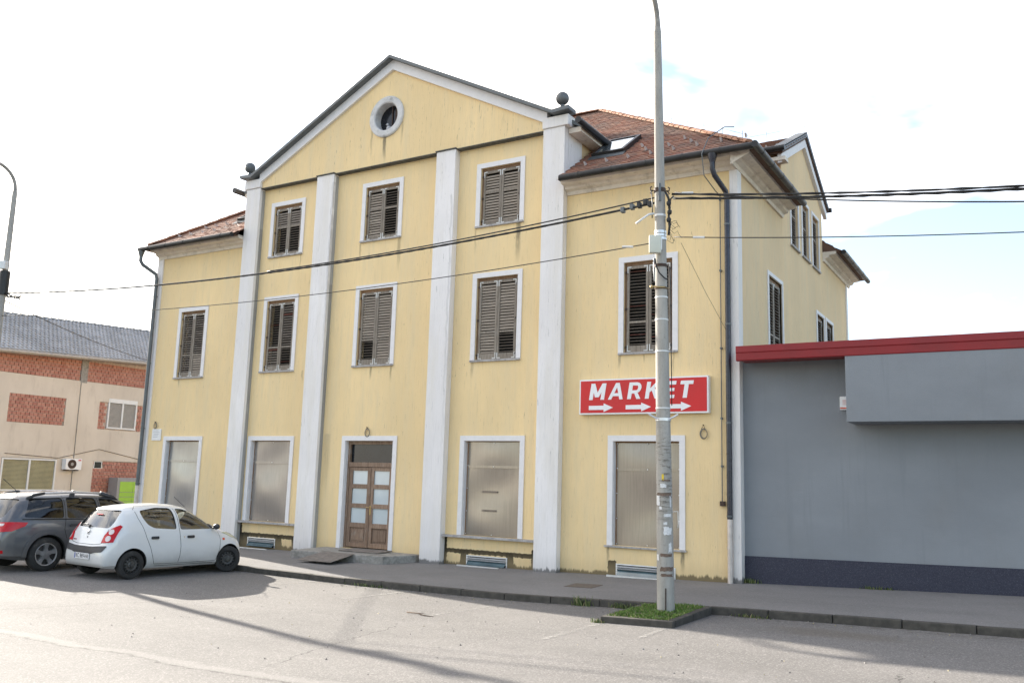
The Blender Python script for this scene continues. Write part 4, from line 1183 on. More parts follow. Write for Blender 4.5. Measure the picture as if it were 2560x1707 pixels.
for i in range(5): mb.box(1.60,1.69-.01*(i%2),.0865,.091,3.44-.022*i,3.447-.022*i)
mb.build('text_lines', MT['text_red'], al)

# ------------------------------------------------------------------ brick neighbour
nb = thing('neighbour_house', (-34,6,-.5), 'half rendered house with bare red block patches and grey tiled roof', 'house')
NX = -34.0
def nside(a, d, z): return (NX+d, a, z)
t = NT('stained_glare_beige_render'); bg = t.noise((.6,.6,.35), 5, .6); md = t.noise((2.5,2.5,.7), 5, .7, loc=(1,5,2))
c = t.mix(t.rng(bg,.3,.7), (.62,.55,.465), (.71,.635,.54)); c = t.mix(t.rng(md,.5,.8,0,.6), c, (.44,.37,.31)); t.col(c); t.rough(.9); MT['beige'] = t.m  # base tones lightened to paint in the veiling glare; darker blotches are stains
def brick_mat():
    t = NT('red_hollow_block'); oi = t.new('ShaderNodeObjectInfo').outputs['Random']; ii = t.new('ShaderNodeNewGeometry').outputs['Random Per Island']
    f = t.math('FRACT', t.math('ADD', oi, ii)); nz = t.noise(9, 4, .6)
    c = t.mix(f, (.40,.17,.13), (.52,.26,.20)); c = t.mix(t.rng(nz,.5,.75,0,.5), c, (.40,.24,.18)); t.col(c); t.rough(.9); return t.m
MT['brick'] = brick_mat()
MT['mortar'] = simple('mortar', (.55,.46,.41), .95, 0, .2, 8)
nh = [(3.53,6.19,3.62,4.89),(7.90,10.35,3.58,4.90),(3.50,6.05,.70,2.08),(7.88,10.9,-.8,2.07)]
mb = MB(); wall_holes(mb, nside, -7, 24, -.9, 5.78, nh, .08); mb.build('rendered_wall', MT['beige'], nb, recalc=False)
mb = MB(); mb.add([nside(-7,-.085,-.9),nside(24,-.085,-.9),nside(24,-.085,7.2),nside(-7,-.085,7.2)], [(0,1,2,3)]); mb.add([nside(-7,-.085,-.9),(NX-9,-7,-.9),(NX-9,-7,7),nside(-7,-.085,7)], [(0,1,2,3)]); mb.build('block_wall_core', MT['mortar'], nb, recalc=False)
BW, BH = .198, .160
bm_ = MB(); bm_.box(-.05,0,-BW/2+.011,BW/2-.011,-BH/2+.011,BH/2-.011); BMESH = bm_.mesh('brick'); BMESH.materials.append(MT['brick'])
nbr = [0]
def bricks(y0, y1, z0, z1, skip=None, limit=True):
    rest = MB(); z = z0+BH/2; r = 0
    while z < z1+.01:
        y = y0+BW/2-(BW/2 if r % 2 else 0)
        while y < y1-.02:
            if not (skip and skip(y, z)):
                dx = random.uniform(-.012,.008)
                yy0, yy1 = max(y-BW/2+.011,y0), min(y+BW/2-.011,y1)
                full = yy1-yy0 > BW*.86
                if nbr[0] < 300 and limit and full:
                    o = bpy.data.objects.new('brick', BMESH); COL.objects.link(o); adopt(o, nb); o.location = (NX-.025+dx, y, z); nbr[0] += 1
                elif yy1-yy0 > .03:
                    rest.box(NX-.08, NX-.025+dx, yy0, yy1, z-BH/2+.011, z+BH/2-.011)
            y += BW
        z += BH; r += 1
    if rest.v: rest.build('bricks', MT['brick'], nb, recalc=False, kind='stuff')
bricks(3.54,6.18,3.63,4.88)
bricks(7.91,10.34,3.59,4.89, lambda y, z: 8.30 < y < 10.02 and z > 3.6)
bricks(7.89,10.9,-.2,2.06, lambda y, z: (7.89 < y < 8.42 and z > 1.66) or z < .5)
bricks(2.0,6.78,5.79,6.75); bricks(7.14,13,5.79,6.75); bricks(-6.9,2.0,5.79,6.75,None,False)
mb = MB(); mb.box(NX-.06,NX+.005,6.79,7.13,5.70,6.8); mb.build('concrete_column', MT['concrete'], nb)
def nwin(y0, y1, z0, z1, paneM, name='window', box=True):
    mb = MB(); f = .07; m = nside
    wb(mb, m, y0, y0+f, -.06, .02, z0, z1); wb(mb, m, y1-f, y1, -.06, .02, z0, z1); wb(mb, m, y0+f, y1-f, -.06, .02, z0, z0+f); top = .2 if box else f
    wb(mb, m, y0+f, y1-f, -.06, .03, z1-top, z1); c = (y0+y1)/2; wb(mb, m, c-.04, c+.04, -.06, .015, z0+f, z1-top)
    W = mb.build(name, MT['paint_white'], nb)
    for p, q in ((y0+f,c-.04),(c+.04,y1-f)):
        zz = z0+f; mb = MB()
        mb2 = MB(); wb(mb2, m, p, q, -.055, -.045, z0+f, z1-top); mb2.build('pane', MT['glass_dark'], W)
        while zz < z1-top-.03: wb(mb, m, p+.01, q-.01, -.04, -.028, zz+.004, zz+.05); zz += .056
        mb.build('blind', paneM, W, kind='stuff')
    return W
MT['blind_grey'] = simple('grey_roller_slats', (.36,.34,.315), .7, 0, .05, 4); MT['blind_yel'] = simple('yellowish_blind', (.36,.33,.20), .7, 0, .12, 1.5)
nwin(8.38,9.97,3.64,5.10,MT['blind_grey']); nwin(3.52,6.04,.62,2.06,MT['blind_yel'],box=False)
mb = MB(); mb.box(NX-.07,NX-.03,7.93,8.37,1.69,2.06); V = mb.build('vent_window', MT['paint_white'], nb); mb = MB(); mb.box(NX-.035,NX-.025,7.97,8.33,1.73,2.02); mb.build('pane', MT['glass_dark'], V)
mb = MB(); mb.tube([(NX+.02,6.83,5.7),(NX+.02,6.86,-.6)], .02, 6); mb.build('conduit', MT['concrete'], nb)
mb = MB(); mb.tube([(NX+.02,3.6,2.25),(NX+.02,6.1,2.13),(NX+.02,8.1,2.62),(NX+.02,11,2.1)], .012, 5); mb.build('wall_cable', MT['iron'], nb)
# roof of the neighbour
rzt = lambda y: 6.66+.047*(y-2.9)
def nroof(y, s): return (-33.45-s*2.95, y, rzt(y)+.03+s*1.98)
mb = MB(); mb.add([nroof(-8,0),nroof(25,0),nroof(25,1),nroof(-8,1),(-40,25,rzt(25)),(-40,-8,rzt(-8))], [(0,1,2,3),(3,2,4,5)]); mb.build('roof', MT['grey_metal'], nb, recalc=False)
mb = MB(); rows = 15; cw = .205
for r in range(rows):
    s0, s1 = r/rows, (r+1.12)/rows
    y = -5.0 + (cw/2 if r % 2 else 0)
    while y < 16:
        jz = random.uniform(-.006,.006); vs = []
        for s, lift in ((s0,.065),(s1,.035)):
            for k, h in enumerate((0,.035,.045,.03,0)):
                p = nroof(y+cw*k/4, s); vs.append((p[0]+.5*(lift+h+jz), p[1], p[2]+.85*(lift+h+jz)))
        b0 = [ (v[0]-.02, v[1], v[2]-.045) for v in vs[:5]]
        mb.add(vs+b0, [(k,k+1,k+6,k+5) for k in range(4)]+[(10+k,11+k,k+1,k) for k in range(4)])
        y += cw
mb.build('roof_tiles', MT['grey_tile'], nb, recalc=False, kind='stuff')
NRM = MB(); vs = []
for yy, r in ((0,.12),(.40,.10)):
    for k in range(6): a = PI*k/5; vs.append((r*math.cos(a), yy, r*.8*math.sin(a)))
NRM.add(vs, [(k,k+1,k+7,k+6) for k in range(5)]+[(0,1,2,3,4,5)]); NRM = NRM.mesh('ridge_tile', smooth=True); NRM.materials.append(MT['grey_metal'])
for i in range(36):
    o = bpy.data.objects.new('ridge_tile', NRM); COL.objects.link(o); adopt(o, nb); y = 1.5+i*.38; p = nroof(y,1); o.location = (p[0],y,p[2]+.02)
mb = MB(); mb.tube([(-33.36,-7,rzt(-7)-.02),(-33.36,24,rzt(24)-.02)], .075, 8); mb.build('gutter', simple('pale_gutter', (.42,.37,.31), .5, .1), nb, smooth=True)
mb = MB(); mb.prism([(-34.0,0),(-33.45,0),(-33.45,-.04),(-34.0,-.04)], 1, 0, .01); 
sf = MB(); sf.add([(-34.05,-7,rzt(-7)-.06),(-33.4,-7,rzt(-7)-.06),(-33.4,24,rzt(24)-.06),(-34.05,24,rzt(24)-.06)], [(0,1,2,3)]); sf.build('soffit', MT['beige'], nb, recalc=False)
# air conditioner and parcel locker
ac = thing('air_conditioner', (NX+.2,6.65,1.6), 'white air conditioner outdoor unit mounted on the beige wall', 'air conditioner')
mb = MB(); mb.box(NX+.06,NX+.36,6.27,7.06,1.62,2.12); mb.build('casing', MT['sign_white'], ac, bevel=.015)
mb = MB(); mb.lathe([(.21,.0),(.21,.012),(.17,.014),(.165,.004),(.001,.002)], (NX+.36,6.58,1.87), 0, 24); mb.build('fan_grille', MT['iron'], ac, smooth=True)
mb = MB(); mb.lathe([(.075,.016),(.001,.02)], (NX+.36,6.58,1.87), 0, 12); mb.build('fan_hub', MT['blind_grey'], ac)
mb = MB(); mb.box(NX+.361,NX+.366,6.88,7.02,2.03,2.08); mb.build('badge', MT['sign_red'], ac)
mb = MB(); mb.box(NX,NX+.34,6.40,6.44,1.57,1.615); mb.box(NX,NX+.34,6.90,6.94,1.57,1.615); mb.build('bracket', MT['iron'], ac)
pl_ = thing('parcel_locker', (-33.3,9.4,-.5), 'grey parcel locker with lime green doors against the brick wall', 'locker')
MT['lime'] = simple('lime_green_door', (.36,.60,.06), .45, 0, .04, 3); MT['locker'] = simple('locker_grey', (.33,.32,.32), .5, .1, .06, 4)
mb = MB(); mb.box(-33.9,-33.2,8.72,10.35,-.5,1.30); mb.build('cabinet', MT['locker'], pl_, bevel=.01)
for i in range(2):
    for j, (z0, z1) in enumerate(((.62,1.12),(.40,.61),(.18,.39),(-.04,.17),(-.4,-.05))):
        mb = MB(); mb.box(-33.2,-33.185,8.86+i*.71,9.555+i*.71,z0+.006,z1-.006); mb.build('locker_door', MT['lime'], pl_, bevel=.004)

# ------------------------------------------------------------------ poles
def t_concrete():
    t = NT('pole_concrete'); f = t.noise((30,30,18), 4, .7, True); v = t.noise((7,7,1.3), 5, .65, True); b = t.noise((2,2,.8), 4, .6, True, loc=(3,1,2))
    c = t.mix(t.rng(v,.3,.7), (.33,.315,.285), (.44,.42,.385)); c = t.mix(t.rng(f,.55,.75,0,.55), c, (.16,.15,.13)); c = t.mix(t.rng(b,.5,.75,0,.45), c, (.235,.22,.20))
    x, y, z = t.xyz(True)
    ch = t.noise((5,5,28), 4, .75, True, loc=(2,2,5)); zone = t.band(z, 1.15, 2.5, .3)
    c = t.mix(t.math('MULTIPLY', t.math('MULTIPLY', t.rng(ch,.48,.66), zone), .8), c, (.10,.085,.07))
    t.col(c); t.rough(.9); t.bump(t.math('ADD', f, ch), .3, .01); return t.m
MT['pole'] = t_concrete()
def pole(base, label, lean, group='concrete street light poles', top=9.78):
    bx, by, bz = base; P = thing('street_light_pole', base, label, 'street lamp', group)
    H_ = top-bz
    ax = lambda h: Vector((bx+lean[0]*h/H_, by+lean[1]*h/H_, bz+h))
    mb = MB(); N = 24; mb.tube([ax(h) for h in (-.3,0,H_*.25,H_*.5,H_*.75,H_)], [.148,.146,.126,.106,.086,.067], N); s = mb.build('shaft', MT['pole'], P, smooth=True)
    c = ax(H_); R_ = .66; path = [c-Vector((0,0,.02)), c+Vector((0,0,.12))]; rad = [.068,.052]
    for i in range(1,11):
        a = math.radians(82)*i/10; path.append(c+Vector((0,-R_*(1-math.cos(a)),.12+R_*math.sin(a)))); rad.append(.047)
    e = path[-1]; path.append(e+Vector((0,-1.3,.2))); rad.append(.040)
    mb = MB(); mb.tube(path, rad, 14); mb.build('lamp_arm', MT['concrete'], P, smooth=True)
    e = path[-1]; mb = MB(); mb.sphere((e.x,e.y-.25,e.z+.02), .3, 14, 8, (.42,1,.22)); L = mb.build('lamp_head', MT['grey_metal'], P, smooth='all')
    return P, ax
PB = (-.46,-4.17,-.43)
lean = rt*-.17
P1, ax1 = pole(PB, 'concrete street light pole on the grass island before the red sign', lean)
P2, ax2 = pole((-20.35,-4.65,-.56), 'concrete street light pole at the left end beyond the parked cars', (0,0,0), top=9.5)
rad1 = lambda z: .146-.079*((z-PB[2])/(9.78-PB[2]))
def P1a(z): return ax1(z-PB[2])
def ring(z, w, mat, name, grow=.006, P=P1, tilt=0):
    c = P1a(z); r = rad1(z)+grow; mb = MB()
    mb.lathe([(r-.01,-w/2),(r,-w/2),(r,w/2),(r-.01,w/2)], (c.x,c.y,c.z), 2, 24); return mb.build(name, mat, P, smooth=True)
cdir = Vector((cam.matrix_world.translation.x-PB[0], cam.matrix_world.translation.y-PB[1], 0)).normalized()
rgt = Vector((rt.x, rt.y, 0)).normalized()
MT['strap'] = simple('white_strap', (.70,.70,.69), .5, .2, .08, 12)
MT['tape_dark'] = simple('black_rubber', (.018,.018,.018), .5, 0, .2, 12)
for z in (4.86,4.47,3.92,2.95): ring(z, .025, MT['strap'], 'strap')
for z in (6.32,): ring(z, .04, MT['strap'], 'strap')
for z in (6.02,5.96,5.90): ring(z, .045, MT['alu'], 'steel_band', .008)
ring(6.78, .07, MT['iron'], 'clamp', .016); ring(5.42, .05, MT['iron'], 'clamp', .012); ring(5.02,.035,MT['iron'],'clamp',.012); ring(2.76,.05,MT['alu'],'clamp',.01)
# hooks and eyes on the clamps
c = P1a(6.78); r = rad1(6.78)
for s in (-1,1):
    mb = MB(); q = c+rgt*s*(r+.02); mb.tube([q, q+rgt*s*.05, q+rgt*s*.06+Vector((0,0,.05)), q+rgt*s*.03+Vector((0,0,.07))], .013, 6); mb.tube([q+rgt*s*.02, q+rgt*s*.06-Vector((0,0,.05)), q+rgt*s*.02-Vector((0,0,.07))], .011, 6); mb.build('hook', MT['iron'], P1, smooth='all')
mb = MB(); q = c+cdir*(r+.025); mb.obox(q-Vector((0,0,.06)), rgt*.022, cdir*.012, (0,0,.16)); mb.build('suspension_plate', MT['grey_metal'], P1, bevel=.004)
c = P1a(5.02); r = rad1(5.02)
mb = MB(); mb.tube([c+cdir*(r+.02)-rgt*(r+.05), c+cdir*(r+.03)+rgt*.06], .016, 6); mb.tube([c+cdir*(r+.01)+rgt*.06, c+rgt*(r+.06)], .006, 5); q = c+cdir*(r+.02)-rgt*(r+.06); mb.sphere(q, .032, 8, 6); mb.build('bolt', MT['brass'], P1, smooth='all')
c = P1a(2.76); r = rad1(2.76)
for s in (-1,1):
    mb = MB(); q = c+rgt*s*(r-.03)+cdir*.10; mb.tube([q, q+rgt*s*.10+Vector((0,0,.05)), q+rgt*s*.16+Vector((0,0,.09))], .018, 6); mb.build('bracket_arm', MT['alu'], P1)
# junction box
c = P1a(5.76); mb = MB(); q = c+cdir*(rad1(5.7)+.06)-rgt*.095; mb.obox(q, rgt*.105, cdir*.06, (0,0,.16)); JB = mb.build('junction_box', simple('ivory_plastic', (.62,.63,.54), .5, 0, .03, 3), P1, bevel=.03, smooth=True)
mb = MB(); mb.obox(q+rgt*.112+cdir*.02, rgt*.010, cdir*.02, (0,0,.10)); mb.build('hinge', MT['strap'], JB)
# loose cables along the shaft
def cable_on(name, pts, r, mat, P=P1):
    mb = MB(); mb.tube([P1a(z)+rgt*a+cdir*b for (a,b,z) in pts], r, 6); return mb.build(name, mat, P, smooth='all')
cable_on('loose_cable', [(.10,.11,6.72),(.15,.10,6.62),(.17,.08,6.45),(.15,.10,6.3),(.16,.09,6.1),(.14,.11,5.95)], .020, MT['tape_dark'])
cable_on('loose_cable', [(.24,.08,6.66),(.19,.12,6.60),(.15,.12,6.42)], .014, MT['tape_dark'])
cable_on('loose_cable', [(.14,.10,6.5),(.17,.11,6.38),(.14,.12,6.25),(.18,.1,6.14),(.15,.12,6.05)], .011, MT['tape_dark'])
cable_on('loose_cable', [(-.10,.12,5.52),(-.08,.14,5.38),(-.03,.17,5.26),(.06,.165,5.17),(.12,.13,5.15)], .013, MT['tape_dark'])
cable_on('loose_cable', [(-.12,.12,5.53),(-.125,.12,5.3),(-.115,.12,5.12)], .010, MT['strap'])
cable_on('loose_cable', [(.15,.05,5.4),(.165,.03,5.1),(.16,.03,4.5),(.155,.03,3.9),(.15,.03,3.0)], .008, MT['tape_dark'])
cable_on('loose_cable', [(-.15,.08,6.75),(-.13,.1,6.5),(-.14,.09,6.25)], .009, MT['tape_dark'])
cable_on('loose_strap', [(-.10,.10,6.33),(-.2,.1,6.31),(-.32,.1,6.22),(-.42,.1,6.14)], .020, MT['strap'])
for (a, z) in ((.155,6.52),(.165,6.36),(.15,6.22)):
    mb = MB(); mb.sphere(P1a(z)+rgt*a+cdir*.11, .045, 8, 6, (1,1,1.1)); mb.build('connector', MT['tape_dark'], P1, smooth='all')
random.seed(3)
for i in range(8):
    pts = [(.13+random.uniform(0,.05),.08,6.25-.05*i)]
    for k in range(4): pts.append((pts[-1][0]+random.uniform(-.03,.07), .08+random.uniform(-.05,.05), pts[-1][2]+random.uniform(-.09,.05)))
    cable_on('wire_end', pts, .0035, MT['tape_dark'])
# paper scraps and tape
MT['paper'] = simple('torn_paper', (.72,.72,.72), .8, 0, .1, 30, dirt=(.40,.39,.37), dirt_s=30); MT['ytape'] = simple('yellow_sticker', (.75,.55,.05), .6)
MT['btape'] = simple('brown_packing_tape', (.15,.10,.075), .45, 0, .3, 25)
def scrap(name, ang, z, w, h, mat, jag=.25):
    """patch lying on the shaft; ang measured from the side that faces the road"""
    n, q = 6, 4; mb = MB(); base = math.atan2(cdir.y, cdir.x)
    r = rad1(z)+.003
    for j in range(q+1):
        for i in range(n+1):
            edge = (i in (0,n) or j in (0,q)); k = random.uniform(-jag,jag) if edge else 0
            a = base+ang+(i/n-.5+k*.15)*w/r; zz = z+(j/q-.5+k*.2)*h; c = P1a(zz); lift = .004*random.random()*(1 if edge else .3)
            mb.v.append((c.x+(r+lift)*math.cos(a), c.y+(r+lift)*math.sin(a), zz))
    mb.f = [(j*(n+1)+i, j*(n+1)+i+1, (j+1)*(n+1)+i+1, (j+1)*(n+1)+i) for j in range(q) for i in range(n)]
    mb.build(name, mat, P1, recalc=False, smooth='all')
scrap('sticker', -.15, 1.80, .035, .10, MT['ytape'], .05)
for a, z, w, h in ((-.12,1.66,.10,.06),(-.85,1.42,.07,.16),(.42,1.18,.13,.05),(.38,.93,.15,.12),(.62,.66,.06,.16),(.8,1.40,.03,.2),(-.95,.50,.05,.10),(-.5,1.30,.05,.05),(.1,1.05,.06,.04)):
    scrap('paper_scrap', a, z, w, h, MT['paper'], .6)
for a, z, w, h in ((.15,.54,.20,.05),(.2,.32,.22,.07),(.2,.22,.2,.045),(.0,1.52,.26,.05),(.3,1.75,.15,.03)):
    scrap('tape_strip', a, z, w, h, MT['btape'], .5)
cable_on('bent_wire', [(.13,.1,1.24),(.22,.1,1.25),(.225,.1,1.05),(.215,.1,.98)], .008, MT['strap'])
mb = MB(); c = P1a(-.15); mb.obox(c+cdir*(.162), rgt*.010, cdir*.004, (0,0,.17)); mb.build('earth_strip', MT['iron'], P1)

# ------------------------------------------------------------------ overhead cables
def para(x, c, x0, k): return c+k*(x-x0)**2
def cable(label, f, xa, xb, strands, y=-4.1, tw=1.1, name='overhead_cable', group=None, n=70, yf=None):
    t = thing(name, ((xa+xb)/2, y, f((xa+xb)/2)), label, 'cable', group)
    for s, (rr, off) in enumerate(strands):
        mb = MB(); path = []
        for i in range(n+1):
            x = xa+(xb-xa)*i/n; a = 2*PI*(x/tw+s/max(1,len(strands)))
            path.append((x, (yf(x) if yf else y)+off*math.cos(a), f(x)+off*math.sin(a)))
        mb.tube(path, rr, 6); mb.build('strand', MT['tape_dark'], t, smooth='all')
    return t
YF = lambda x: -4.15+.5*(x+.6)/19.7
cable('thick twisted black cable bundle crossing the house front between the poles', lambda x: para(x,6.19,-10.8,.0040), -20.3, -.62, [(.011,.014)]*4, y=-4.15, yf=YF)
cable('single black cable joining the twisted bundle left of the pole', lambda x: para(x,6.225,-10.8,.0046), -10, -.6, [(.013,0)], y=-4.2, yf=YF)
cable('thin wire crossing the house front below the twisted bundle', lambda x: para(x,5.56,-10.3,.0034), -20.3, -.62, [(.009,0)], y=-4.2, yf=YF)
cable('thick black cable bundle running right from the pole above the market', lambda x: 6.64-.150*(x+.37)+.0060*(x+.37)**2, -.35, 24, [(.013,.015)]*3, y=-4.15)
cable('upper black cable leaving the pole clamp to the right', lambda x: 6.76-.215*(x+.30)+.0079*(x+.30)**2, -.35, 24, [(.012,.0)], y=-4.05)
cable('second black cable right of the pole just over the thick bundle', lambda x: 6.70-.158*(x+.37)+.0064*(x+.37)**2, -.35, 24, [(.012,.012)]*2, y=-4.2)
cable('thin lower wire running right from the junction box', lambda x: 5.95-.135*(x+.37)+.0054*(x+.37)**2, -.35, 24, [(.009,0)], y=-4.1)
def wire(label, pts, r, name='overhead_cable'):
    mb = MB(); mb.tube(pts, r, 5); o = mb.build(name, MT['tape_dark'], None, smooth='all'); return tag(o, label, 'cable')
wire('hair thin drop wire slanting from the pole to the house corner', [(-.22,-4.1,5.83),(-.45,-2.1,5.36),(-.68,-.12,4.98)], .004)
pts = []
A_, B_ = Vector((-20.3,-4.6,6.35)), Vector((-31,12,6.6))
for i in range(21):
    t_ = i/20; p = A_.lerp(B_, t_); pts.append(p-Vector((0,0,1.5*t_*(1-t_))))
wire('black service cable sagging from the left pole towards the brick house', pts, .016)
# splices and connectors near the pole
CI = -1
for (x, y, f, nm, mat, sz) in ((-1.30,-4.15,lambda x: para(x,6.19,-10.8,.0040),'cable_connector',MT['grey_metal'],.05),(-1.12,-4.15,lambda x: para(x,6.21,-10.8,.0040),'cable_connector',MT['grey_metal'],.05),
        (-.98,-4.15,lambda x: para(x,6.21,-10.8,.0040),'cable_connector',MT['tape_dark'],.05),(-.86,-4.15,lambda x: para(x,6.24,-10.8,.0040),'cable_connector',MT['tape_dark'],.055),(-.78,-4.15,lambda x: para(x,6.19,-10.8,.0040),'cable_connector',MT['tape_dark'],.05)):
    CI += 1
    mb = MB(); mb.box(x-sz*.7,x+sz*.7,y-.05,y+.05,f(x)-sz,f(x)+sz); o = mb.build(nm, mat, None, bevel=.012)
    tag(o, ('grey connector block on the cable bundle, outermost one left of the pole','grey connector block on the cable bundle, second from its outer end','first black connector block on the bundle after the two grey ones','largest black connector block on the cable left of the pole','black connector block on the bundle touching the concrete pole')[CI], 'connector', 'connector blocks on the cable beside the pole')
for (x, z, y, lab) in ((-1.18,para(-1.18,5.56,-10.3,.0034),-4.2,'white splice sleeve on the thin wire left of the junction box'),(.10,5.95-.135*.47+.0054*.22,-4.1,'white splice sleeve on the thin wire right of the junction box'),(-.12,6.73,-4.05,'white splice sleeve on the upper cable right of the pole')):
    mb = MB(); mb.tube([(x-.10,y,z+.012),(x+.10,y,z-.012)], .021, 8); tag(mb.build('splice_sleeve', MT['strap'], None, smooth=True), lab, 'connector')
for s in range(5):
    mb = MB(); pts = []
    for i in range(7): pts.append((-20.15+i*.12+random.uniform(-.04,.04), -4.65, 6.5-.02*i+random.uniform(-.06,.06)-.05*s*.3))
    mb.tube(pts, .016, 5); mb.build('loose_cable', MT['tape_dark'], P2, smooth='all')
mb = MB(); mb.tube([(-20.25,-4.85,6.45),(-20.1,-4.85,6.1),(-20.2,-4.85,5.85),(-20.35,-4.83,5.8)], .02, 6); mb.build('loose_cable', MT['tape_dark'], P2, smooth='all')
mb = MB(); mb.lathe([(.13,-.35),(.14,-.35),(.14,.35),(.13,.35)], (-20.35,-4.65,6.85), 2, 16); mb.build('clamp', MT['tape_dark'], P2, smooth=True)
mb = MB(); mb.obox(Vector((-20.35,-4.65,7.35))+cdir*.15, rgt*.13, cdir*.07, (0,0,.12)); mb.build('junction_box', MT['strap'], P2, bevel=.02)

# ------------------------------------------------------------------ cars
def lerp_t(tab, x, d=0.0):
    if d: return (interp(tab, x-d)+2*interp(tab, x)+interp(tab, x+d))/4
    return interp(tab, x)
def paint(name, c, metal=0.0, rough=.35, dust=.25):
    t = NT(name); n = t.noise(2.2, 5, .65, True); f = t.noise(1100, 1, .5, True)
    x, y, z = t.xyz(True)
    cc = t.mix(t.rng(n, .35, .75, 0, dust), c, tuple(v*.7+.10*q for v, q in zip(c, (1.0,.9,.75))))
    low = t.math('MULTIPLY', t.rng(t.math('ADD', z, t.math('MULTIPLY', t.math('SUBTRACT', n, .5), .35)), .22, .62, .5, 0), 1.0)
    cc = t.mix(low, cc, (.25,.235,.21))
    t.col(cc); t.rough(t.math('ADD', rough, t.math('MULTIPLY', low, .25))); t.b.inputs['Metallic'].default_value = metal
    t.b.inputs['Coat Weight'].default_value = .8; t.b.inputs['Coat Roughness'].default_value = .05
    return t.m
MT['car_white'] = paint('white_car_paint', (.74,.75,.75), dust=.15)
MT['car_grey'] = paint('grey_car_paint', (.085,.092,.105), .45, .38, .3)
MT['car_dark'] = simple('dark_car_interior', (.06,.058,.055), .75, 0, .2, 6, obj=True)
MT['seat'] = simple('grey_seat_cloth', (.15,.148,.15), .9, 0, .15, 14, obj=True)
MT['plastic'] = simple('black_bumper_plastic', (.030,.031,.036), .5, 0, .12, 9, obj=True)
MT['rubber'] = simple('tyre_rubber', (.028,.027,.026), .85, 0, .3, 9, obj=True, dirt=(.10,.09,.078), dirt_s=4)
MT['steel_rim'] = simple('dusty_steel_rim', (.075,.072,.068), .55, .35, .25, 12, obj=True)
MT['alloy'] = simple('alloy_rim', (.50,.50,.51), .32, .75, .1, 9, obj=True)
MT['hole'] = simple('dark_gap', (.006,.006,.006), .9)
MT['lamp_red'] = simple('red_lamp_lens', (.50,.008,.014), .22, 0, .05, 9, spec=.4, coat=.1, obj=True)
MT['lamp_white'] = simple('clear_lamp_lens', (.62,.55,.55), .12, 0, .05, 9, spec=.8, coat=.6, obj=True)
MT['lamp_orange'] = simple('amber_lens', (.75,.10,.02), .15, 0, .05, 9, obj=True)
MT['head_lens'] = simple('yellowed_headlamp', (.62,.60,.38), .10, 0, .05, 9, spec=.8, coat=.6, obj=True)
MT['plate_w'] = simple('number_plate_white', (.72,.72,.73), .4, obj=True); MT['plate_b'] = simple('number_plate_blue', (.03,.07,.35), .4, obj=True); MT['ink'] = simple('plate_ink', (.02,.02,.03), .5, obj=True)
MT['chrome'] = simple('chrome', (.65,.65,.66), .12, .95, .03, 5, obj=True)
def evaluated(o):
    dg = bpy.context.evaluated_depsgraph_get(); me = bpy.data.meshes.new_from_object(o.evaluated_get(dg)); return me
